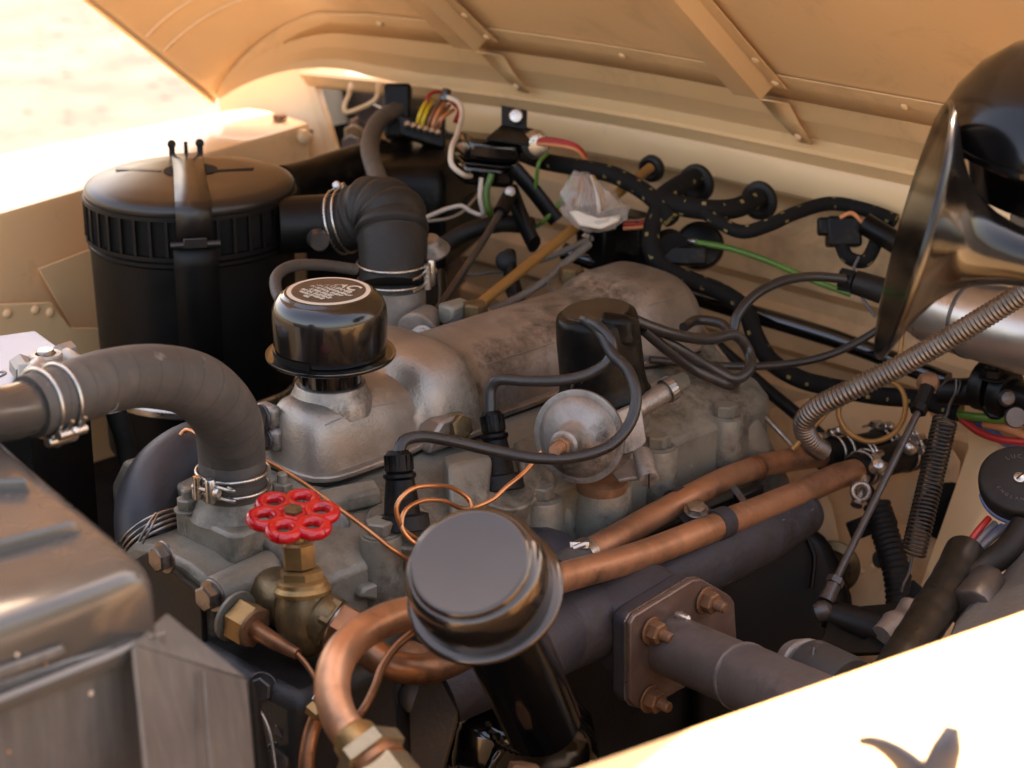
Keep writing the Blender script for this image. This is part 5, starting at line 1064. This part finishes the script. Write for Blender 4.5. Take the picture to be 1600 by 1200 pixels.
vr = thing('wiper_motor', 'black boxy unit with rounded terminals hung on the bulkhead', 'switch unit', P(960, 370, 2.08))
box('unit_body', P(950, 378, 2.10), (.055, .04, .05), 'black_plastic', vr, bevel=.003)
box('unit_step', P(985, 362, 2.08), (.03, .05, .04), 'black_plastic', vr, bevel=.003)
box('unit_flap', P(1000, 400, 2.10), (.03, .06, .025), 'black_satin', vr, bevel=.002)
cyl('terminal', P(915, 372, 2.05), P(918, 366, 2.05), .005, .004, 'steel', vr)
for i in range(3): tube('wire', [P(975, 345+i*6, 2.06), P(1000, 345+i*5, 2.05), P(1018, 340+i*6, 2.04)], .0022, ('brown_wire', 'red_wire', 'orange_wire')[i], vr, seg=8, n=12)
rs = thing('round_switch', 'round brown switch with bright spade terminals and a green wire', 'switch', P(1090, 382, 2.06))
lathe('switch_body', [(.0245, 0), (.0245, .010), (.021, .013), (.012, .0135)], P(1092, 386, 2.075), -fw+EZ*.1, 'black_plastic', rs, 40)
lathe('brown_rim', [(.0250, .000), (.0255, .006), (.0250, .009)], P(1092, 386, 2.075), -fw+EZ*.1, 'brown_wire', rs, 40)
for a_, b_ in (((1075, 376), (1088, 378)), ((1066, 388), (1086, 398))): cyl('spade', P(*a_, 2.05), P(*b_, 2.045), .0028, .0022, 'zinc', rs)
box('lower_terminal', P(1065, 400, 2.05), (.05, .02, .02), 'black_plastic', rs, ax=(rt, fw, up), bevel=.003)
cyl('stub', P(1045, 385, 2.06), P(1052, 388, 2.04), .018, .016, 'black_matt', rs)
# connector behind horn
cn = thing('loom_connector', 'black square connector plug hanging left of the horn', 'connector', P(1315, 355, 2.0))
box('plug', P(1318, 362, 2.0), (.034, .02, .030), 'black_plastic', cn, ax=(rt, fw, up), bevel=.003)
box('plug_ear', P(1290, 354, 2.0), (.016, .014, .018), 'black_plastic', cn, ax=(rt, fw, up), bevel=.003)
tube('tan_wire', [P(1312, 340, 1.99), P(1330, 333, 1.99), P(1345, 345, 1.99), P(1352, 352, 1.99)], .0022, 'orange_wire', cn, seg=8)
tube('boot', [P(1352, 350, 1.99), P(1385, 370, 1.98), P(1420, 392, 1.98)], .011, 'black_plastic', cn, seg=16)
tube('tail', [P(1342, 402, 1.98), P(1334, 420, 1.97), P(1338, 440, 1.96), P(1350, 470, 1.95), P(1368, 495, 1.95)], .0016, 'grey_wire', cn, seg=8)
# spring clips and small screws on the firewall
for px, py in ((1165, 402), ): lathe('panel_clip', [(.006, 0), (.004, .003)], PX(px, py, BXM-.002), V((-1, 0, 0)), 'paint_dusty', bulk, 14)
# ================================================================== IGNITION COIL
ic = thing('ignition_coil', 'silver ignition coil lying on its side with a black boot', 'ignition coil', P(1540, 490, 1.9))
ca_, cb_ = P(1452, 478, 1.915), P(1640, 532, 1.80); ax = (cb_-ca_).normalized()
lathe('can', [(.026, -.004), (.0325, -.001), (.0335, .004), (.0335, .012), (.0355, .014), (.0362, .05), (.0362, .17), (.034, .175)], ca_, ax, 'coil', ic, 64)
lathe('mounting_band', [(.0365, 0), (.0372, .0005), (.0372, .004), (.0365, .0045)], ca_+ax*.056, ax, 'steel_dark', ic, 64)
lathe('coil_top', [(.013, -.045), (.016, -.03), (.0285, -.016), (.029, -.003)], ca_, ax, 'black_plastic', ic, 40)
cyl('lead_boot', P(1334, 440, 1.925), P(1380, 455, 1.92), .0115, .0125, 'rubber_black', ic)
tube('lead_boot_collar', [P(1312, 436, 1.93), P(1322, 437, 1.93), P(1336, 441, 1.925)], .0095, 'rubber_black', ic, seg=24, rf=lambda s, t: 1)
for i in range(10):
    x3, y3, a3 = basis(P(1336, 441, 1.925)-P(1312, 436, 1.93)); an = 2*pi*i/10; d_ = x3*cos(an)+y3*sin(an)
    v, f = g_box(P(1323, 438, 1.929)+d_*.0098, (.002, .0025, .013), (d_, a3.cross(d_), a3)); mesh('rib', v, f, 'rubber_black', ic, 30)
cyl('terminal_nut', P(1572, 418, 1.86), P(1578, 402, 1.86), .011, .011, 'steel', ic, 6)
tube('sheathed_wire', [P(1520, 408, 1.86), P(1560, 418, 1.85), P(1620, 440, 1.84)], .008, 'loom', ic, seg=14)
tube('thin_cable', [P(1540, 412, 1.84), P(1570, 414, 1.84), P(1610, 412, 1.84)], .0020, 'brass', ic, seg=8, rf=lambda s, t: 1+.2*sin(s*2000), n=80)
tube('lower_wire', [P(1412, 500, 1.9), P(1408, 540, 1.9), P(1404, 565, 1.9)], .0022, 'rod', ic, seg=8)

# ================================================================== HORN
hn = thing('trumpet_horn', 'large glossy black trumpet horn, its open bell facing left', 'horn', P(1500, 340, 1.36))
hc = P(1428, 360, 1.365); top_ = P(1478, 166, 1.375); bot_ = P(1380, 556, 1.355)
yv = (top_-bot_)*.5; HR = yv.length; yh = yv.normalized()
# bell axis: mostly along +r (to the right), turned a little so the mouth shows towards the camera
hx = (rt*.99 - fw*.03)
hx = (hx-yh*hx.dot(yh)).normalized()
fl_ = [(1.0, -.002), (1.008, .000), (1.0, .002), (.93, .005), (.80, .010), (.64, .017), (.48, .026), (.37, .036), (.29, .049), (.235, .064), (.20, .085), (.185, .12), (.185, .20)]
lathe('bell', [(r_*HR, h) for r_, h in fl_]+[(r_*HR-.002, h) for r_, h in fl_[::-1]], hc, hx, 'horn', hn, 72, smooth=60, ref=yh)
tube('rolled_rim', ring(hc, hx, HR, .0)[0][:1] and [hc+(yh*cos(2*pi*i/72)+hx.cross(yh)*sin(2*pi*i/72))*HR for i in range(73)], .0015, 'horn', hn, seg=10, raw=True)
h2 = thing('second_horn', 'second black horn whose domed bell shows above the first', 'horn', P(1580, 160, 1.40))
dc = P(1660, 215, 1.42); dax = (EZ*1+rt*.12-fw*.1).normalized()
lathe('domed_shell', [(.086, -.006), (.0865, -.002), (.085, .004), (.078, .022), (.066, .040), (.048, .056), (.026, .066), (.001, .070)], dc, dax, 'horn', h2, 64, smooth=60)
lathe('dome_rim', [(.084, -.010), (.0885, -.009), (.0885, -.005), (.085, -.004)], dc, dax, 'horn', h2, 64)
lathe('diaphragm_body', [(.03, -.055), (.055, -.045), (.062, -.02), (.08, -.008)], dc, dax, 'horn', h2, 48)
tube('horn_bracket', [P(1600, 335, 1.44), P(1660, 345, 1.45), P(1720, 360, 1.46)], .018, 'horn', hn, seg=20)

# ================================================================== RODS, SPRING, RELAY LEVER (right)
rl = thing('relay_lever', 'black relay lever with clamp bolt on the cross shaft at right', 'lever', P(1540, 620, 1.9))
cyl('arm_tube', P(1468, 612, 1.915), P(1535, 612, 1.895), .0120, .0135, 'black_satin', rl)
cyl('clamp_collar', P(1530, 600, 1.90), P(1552, 606, 1.89), .0235, .0235, 'black_satin', rl, rnd=.002)
cyl('clamp_collar', P(1558, 610, 1.885), P(1580, 618, 1.875), .0225, .0225, 'black_satin', rl, rnd=.002)
cyl('shaft', P(1575, 618, 1.88), P(1660, 645, 1.84), .017, .017, 'black_satin', rl)
plate('web', [P(1520, 582, 1.89), P(1560, 590, 1.88), P(1610, 615, 1.87), P(1610, 660, 1.87), P(1545, 655, 1.88), P(1525, 630, 1.89)], .012, 'black_satin', rl, bevel=.003)
bolt(rl, P(1551, 590, 1.87), EZ, .0105, .008, 'black_satin', stud=.012)
lathe('pin', [(.008, 0), (.006, .006), (.002, .007)], P(1573, 622, 1.85), -fw, 'steel_dark', rl, 18)
lathe('shaft_washer', [(.010, 0), (.009, .004)], P(1586, 652, 1.85), -fw, 'steel_dark', rl, 18)
lk = thing('throttle_link_rod', 'long thin dark rod with ball joints slanting across the copper pipes', 'rod', P(1370, 780, 1.8))
ra_, rb_ = P(1440, 632, 1.84), P(1303, 912, 1.75)
cyl('rod', ra_, rb_, .0034, .0034, 'steel_dark', lk)
cyl('rod_end', P(1449, 606, 1.85), P(1437, 638, 1.84), .0075, .0062, 'black_satin', lk, 8)
v, f = g_hex(P(1438, 634, 1.84), P(1303, 912, 1.75)-P(1440, 632, 1.84), .0082, .008); mesh('lock_nut', v, f, 'black_satin', lk, 30)
lathe('ball_socket', [(.003, -.010), (.008, -.007), (.010, 0), (.008, .007), (.003, .010)], P(1450, 598, 1.855), rt, 'rust', lk, 20)
v, f = g_hex(P(1307, 904, 1.752), rb_-ra_, .0078, .007); mesh('lock_nut', v, f, 'steel_dark', lk, 30)
cyl('rod_end', P(1304, 911, 1.75), P(1290, 940, 1.742), .0062, .0072, 'steel_dark', lk)
lathe('ball_socket', [(.004, -.009), (.008, -.006), (.0098, 0), (.008, .006), (.004, .009)], P(1285, 955, 1.74), rt+EZ*.4, 'steel_dark', lk, 20)
spg = thing('return_spring', 'black coiled return spring hanging between two wire hooks', 'spring', P(1450, 760, 1.85))
sa, sb = P(1477, 656, 1.88), P(1427, 866, 1.84); sx2, sy2, sa2 = basis(sb-sa); Ls = (sb-sa).length; NT = 34
pts = [sa+sa2*(Ls*i/(NT*18))+(sx2*cos(2*pi*i/18)+sy2*sin(2*pi*i/18))*.0108 for i in range(NT*18+1)]
v, f, u = g_tube(pts, .00125, 6, raw=True); mesh('coil', v, f, 'spring', spg, 60, uvs=u)
tube('hook', [P(1494, 592, 1.89), P(1493, 612, 1.89), P(1484, 632, 1.885), P(1478, 650, 1.88), P(1470, 656, 1.88)], .0014, 'steel_dark', spg, seg=8)
tube('hook', [P(1425, 870, 1.84), P(1420, 895, 1.835), P(1412, 912, 1.83), P(1408, 925, 1.83)], .0014, 'steel_dark', spg, seg=8)
tube('tie_wire', [P(1470, 604, 1.89), P(1482, 593, 1.89), P(1500, 595, 1.89), P(1495, 618, 1.89)], .0010, 'steel_dark', spg, seg=6)
# rubber couplings with clips on heater pipes
hh1 = simple('heater_coupling', 'black rubber coupling on the end of the long copper pipe', 'hose', [P(1335, 738, 1.92), P(1360, 728, 1.94), P(1400, 715, 1.97), P(1438, 705, 2.0)], .0152, 'rubber_black', seg=28)
hh2 = simple('heater_coupling', 'black rubber coupling on the end of the shorter copper pipe', 'hose', [P(1284, 712, 1.955), P(1310, 707, 1.97), P(1350, 700, 1.99), P(1390, 692, 2.02)], .0145, 'rubber_black', seg=28)
clip(P(1350, 731, 1.93), P(1360, 728, 1.94)-P(1335, 738, 1.92), .0155, 'twin wire clip with domed screw on the long copper pipe coupling', gap=.009, sdir=up*.3+rt*.9-fw*.7)
clip(P(1310, 706, 1.97), P(1350, 700, 1.99)-P(1310, 707, 1.97), .0150, 'twin wire clip on the shorter copper pipe coupling', gap=.012, sdir=up*.8-rt*.9-fw*.3)
clip(P(1418, 709, 1.985), P(1438, 705, 2.0)-P(1400, 715, 1.97), .0155, 'twin wire clip at the bulkhead end of the long pipe coupling', gap=.010, sdir=up*.4+rt*.5-fw*.9)
clip(P(1378, 694, 2.01), P(1390, 692, 2.02)-P(1350, 700, 1.99), .0150, 'twin wire clip at the bulkhead end of the shorter pipe coupling', gap=.009, sdir=up*1+rt*.2)
tl = thing('tensioner_clamp', 'small cast eye clamp hanging below the pipe coupling clip', 'clamp', P(1345, 770, 1.9))
cyl('clamp_shank', P(1352, 745, 1.90), P(1338, 790, 1.885), .0045, .0055, 'steel', tl)
v, f = ring(P(1345, 768, 1.885), -fw, .0075, .0028); mesh('eye', v, f, 'steel', tl, 60)
lathe('domed_screw', [(.0078, -.003), (.0072, .002), (.0048, .0055), (.001, .0068)], P(1371, 728, 1.89), -fw+up*.5, 'zinc', tl, 24)
lathe('domed_screw', [(.0075, -.003), (.0068, .002), (.0042, .005), (.001, .006)], P(1422, 698, 1.94), -fw+up*.6, 'zinc', tl, 24)
lathe('domed_screw', [(.0068, -.003), (.0060, .002), (.0040, .005), (.001, .006)], P(1278, 686, 1.92), -fw+up*.6, 'zinc', tl, 24)
bk = thing('small_bracket', 'small dark bracket and nut between the two copper pipes', 'bracket', P(1160, 770, 1.8))
box('bracket', P(1170, 772, 1.82), (.03, .012, .012), 'black_satin', bk, bevel=.002)
cyl('nut', P(1150, 776, 1.80), P(1158, 770, 1.80), .010, .010, 'steel_dark', bk, 6)
# corrugated cable low on the tunnel
simple('rubber_conduit', 'black ribbed conduit running down the tunnel panel', 'conduit', [P(1370, 788, 1.93), P(1382, 830, 1.92), P(1400, 890, 1.90), P(1406, 940, 1.89), P(1405, 1000, 1.87), P(1398, 1060, 1.86)], .0128, 'rubber_black', seg=20, n=260, rf=lambda s, t: 1+.05*sin(s*1100))
lcb = thing('conduit_clip', 'black clip block holding the ribbed conduit to the tunnel', 'clip', P(1360, 815, 1.93))
box('clip_block', P(1362, 818, 1.935), (.045, .015, .018), 'black_matt', lcb, ax=((rt*.9+up*.35).normalized(), fw, (up*.9-rt*.35).normalized()), bevel=.002)
cyl('clip_stud', P(1376, 872, 1.93), P(1374, 878, 1.91), .008, .006, 'black_satin', lcb)
# cross lever low in the bay
ll = thing('lower_lever', 'black bell crank and cast joint low in the bay', 'lever', P(1360, 1000, 1.75))
cyl('crank_tube', P(1290, 958, 1.745), P(1370, 985, 1.74), .012, .017, 'black_satin', ll)
tube('bare_joint', [P(1378, 998, 1.72), P(1400, 982, 1.73), P(1412, 965, 1.75), P(1422, 945, 1.76)], [.012, .016, .010, .009], 'alu_dark', ll, seg=18)
plate('crank_plate', [P(1300, 950, 1.745), P(1420, 940, 1.78), P(1432, 935, 1.79), P(1438, 948, 1.78), P(1405, 1000, 1.73), P(1375, 1018, 1.71), P(1330, 1020, 1.70), P(1318, 1120, 1.66), P(1250, 1100, 1.66)], .005, 'black_satin', ll, bevel=.001)
plate('crank_tab', [P(1425, 905, 1.80), P(1447, 925, 1.79), P(1440, 940, 1.79), P(1420, 930, 1.80)], .004, 'black_satin', ll)
# junction disc with cables
jd = thing('horn_dip_junction', 'round black capped junction with centre screw and cables below', 'junction', P(1592, 745, 1.75))
ja = (-fw*.80+up*.60-rt*.05).normalized(); jc = P(1594, 750, 1.70)
lathe('cap', [(.030, -.018), (.0325, -.012), (.0340, -.004), (.0340, .000), (.0325, .0025), (.030, .0035), (.006, .0030)], jc, ja, 'rubber_black', jd, 56, smooth=45)
lathe('centre_screw', [(.0052, .003), (.0050, .0045), (.0030, .0058), (.0008, .0060)], jc-rt*.001, ja, 'zinc', jd, 24)
x4 = (rt-ja*rt.dot(ja)).normalized(); y4 = ja.cross(x4)
box('screw_slot', jc+ja*.0062-rt*.001, (.008, .0010, .0008), 'black_matt', jd, ax=((x4+y4*.8).normalized(), (y4-x4*.8).normalized(), ja), bevel=0)
for ch, an in zip('LUCAS', (112, 98, 84, 70, 56)):
    d_ = x4*cos(R(an))+y4*sin(R(an)); text('lettering', ch, .0055, jc+ja*.0036+d_*.0215, d_.cross(ja)*1, d_, 'steel_dark', jd, .0002)
for ch, an in zip('ENGLAND', (205, 217, 229, 241, 253, 265, 277)):
    d_ = x4*cos(R(an))+y4*sin(R(an)); text('lettering', ch, .0040, jc+ja*.0036+d_*.0215, -d_.cross(ja), -d_, 'steel_dark', jd, .0002)
v, f = ring(jc-ja*.020, ja, .029, .0026, a0=R(180), a1=R(360), ref=x4); mesh('base_ring', v, f, 'blue_wire', jd, 60)
for a_, b_, m_, r_ in (((1545, 810), (1505, 862), 'red_wire', .0030), ((1555, 818), (1512, 868), 'grey_wire', .0032), ((1566, 822), (1520, 872), 'blue_wire', .0030), ((1578, 820), (1524, 866), 'grey_wire', .0034)):
    tube('wire', [P(*a_, 1.70), P((a_[0]+b_[0])/2, (a_[1]+b_[1])/2-3, 1.69), P(*b_, 1.68), P(b_[0]-18, b_[1]+30, 1.67)], r_, m_, jd, seg=10, n=16)
cyl('terminal_stub', P(1583, 826, 1.69), P(1585, 836, 1.69), .005, .004, 'zinc', jd)
simple('taped_cable', 'fat taped black cable sleeve running down to the near wing', 'cable', [P(1508, 862, 1.675), P(1490, 900, 1.65), P(1462, 948, 1.60), P(1430, 1000, 1.55), P(1385, 1070, 1.49)], .0165, 'tape', seg=28, n=60, rf=lambda s, t: 1+.035*(1 if .42 < t < .5 else 0)+.012*sin(s*210))
simple('branch_cable', 'thinner black cable branching right towards the junction', 'cable', [P(1600, 822, 1.68), P(1575, 858, 1.67), P(1530, 890, 1.66), P(1480, 915, 1.63)], .0115, 'rubber_black', seg=22)
# coloured wires leaving the loom
for lab, m_, pts, r_ in (('green and yellow striped wire leaving the loom at the right edge', 'green_wire', [P(1500, 648, 1.92), P(1530, 652, 1.9), P(1570, 655, 1.88), P(1620, 655, 1.86)], .0042),
                    ('red wire dipping below the relay lever', 'red_wire', [P(1502, 655, 1.92), P(1530, 675, 1.9), P(1560, 686, 1.88), P(1610, 692, 1.86)], .0036),
                    ('blue wire dipping below the relay lever', 'blue_wire', [P(1510, 652, 1.93), P(1545, 672, 1.91), P(1570, 690, 1.89), P(1612, 705, 1.87)], .0044),
                    ('orange tagged wire below the relay lever', 'orange_wire', [P(1540, 662, 1.91), P(1570, 668, 1.89), P(1612, 684, 1.86)], .0050),
                    ('pale thin wire leaving the loom at the right edge', 'white_wire', [P(1505, 647, 1.915), P(1545, 648, 1.895), P(1612, 650, 1.855)], .0012)):
    simple('loom_wire', lab, 'wire', pts, r_, m_, seg=10)
# castings half hidden by the near wing
cs_ = thing('steering_box_casting', 'dusty grey toothed casting half hidden by the near wing', 'casting', P(1540, 950, 1.6))
loft('casting_body', [[P(1500, 960, 1.62), P(1530, 900, 1.66), P(1560, 905, 1.66), P(1600, 850, 1.68), P(1680, 830, 1.66), P(1680, 1010, 1.5), P(1470, 1040, 1.52)], [P(1490, 975, 1.58), P(1525, 935, 1.6), P(1560, 930, 1.6), P(1600, 890, 1.62), P(1680, 880, 1.6), P(1680, 1020, 1.45), P(1460, 1050, 1.48)]], 'cowl', cs_, bevel=.004)
cyl('casting_cap', P(1515, 955, 1.60), P(1545, 905, 1.64), .020, .015, 'steel_dark', cs_, 10, rnd=.003)
cs2 = thing('starter_casting', 'dusty round brown casting low beside the downpipe', 'casting', P(1270, 1030, 1.6))
cyl('casting_barrel', P(1262, 1042, 1.60), P(1330, 1080, 1.56), .024, .026, 'rubber', cs2, rnd=.004)
cyl('casting_nose', P(1240, 1032, 1.62), P(1262, 1042, 1.60), .018, .022, 'alu_dark', cs2, rnd=.003)
tube('tie_strap', [P(1272, 1012, 1.575), P(1268, 1030, 1.572), P(1250, 1048, 1.57), P(1236, 1056, 1.57)], .0015, 'steel_dark', cs2, seg=8)

bhs = thing('bell_housing', 'dark rounded bell housing behind the exhaust manifold', 'bell housing', P(1230, 950, 1.95))
loft('housing', [[P(a_, b_, dd) for a_, b_ in ((1080, 800), (1250, 815), (1290, 835), (1312, 880), (1330, 930), (1338, 1010), (1330, 1200), (1080, 1200))] for dd in (1.90, 2.02)], 'black_satin', bhs, bevel=.012, smooth=40)
tube('casting_rib', [P(1262, 842, 1.89), P(1272, 870, 1.888), P(1268, 920, 1.886)], .0025, 'black_satin', bhs, seg=8)
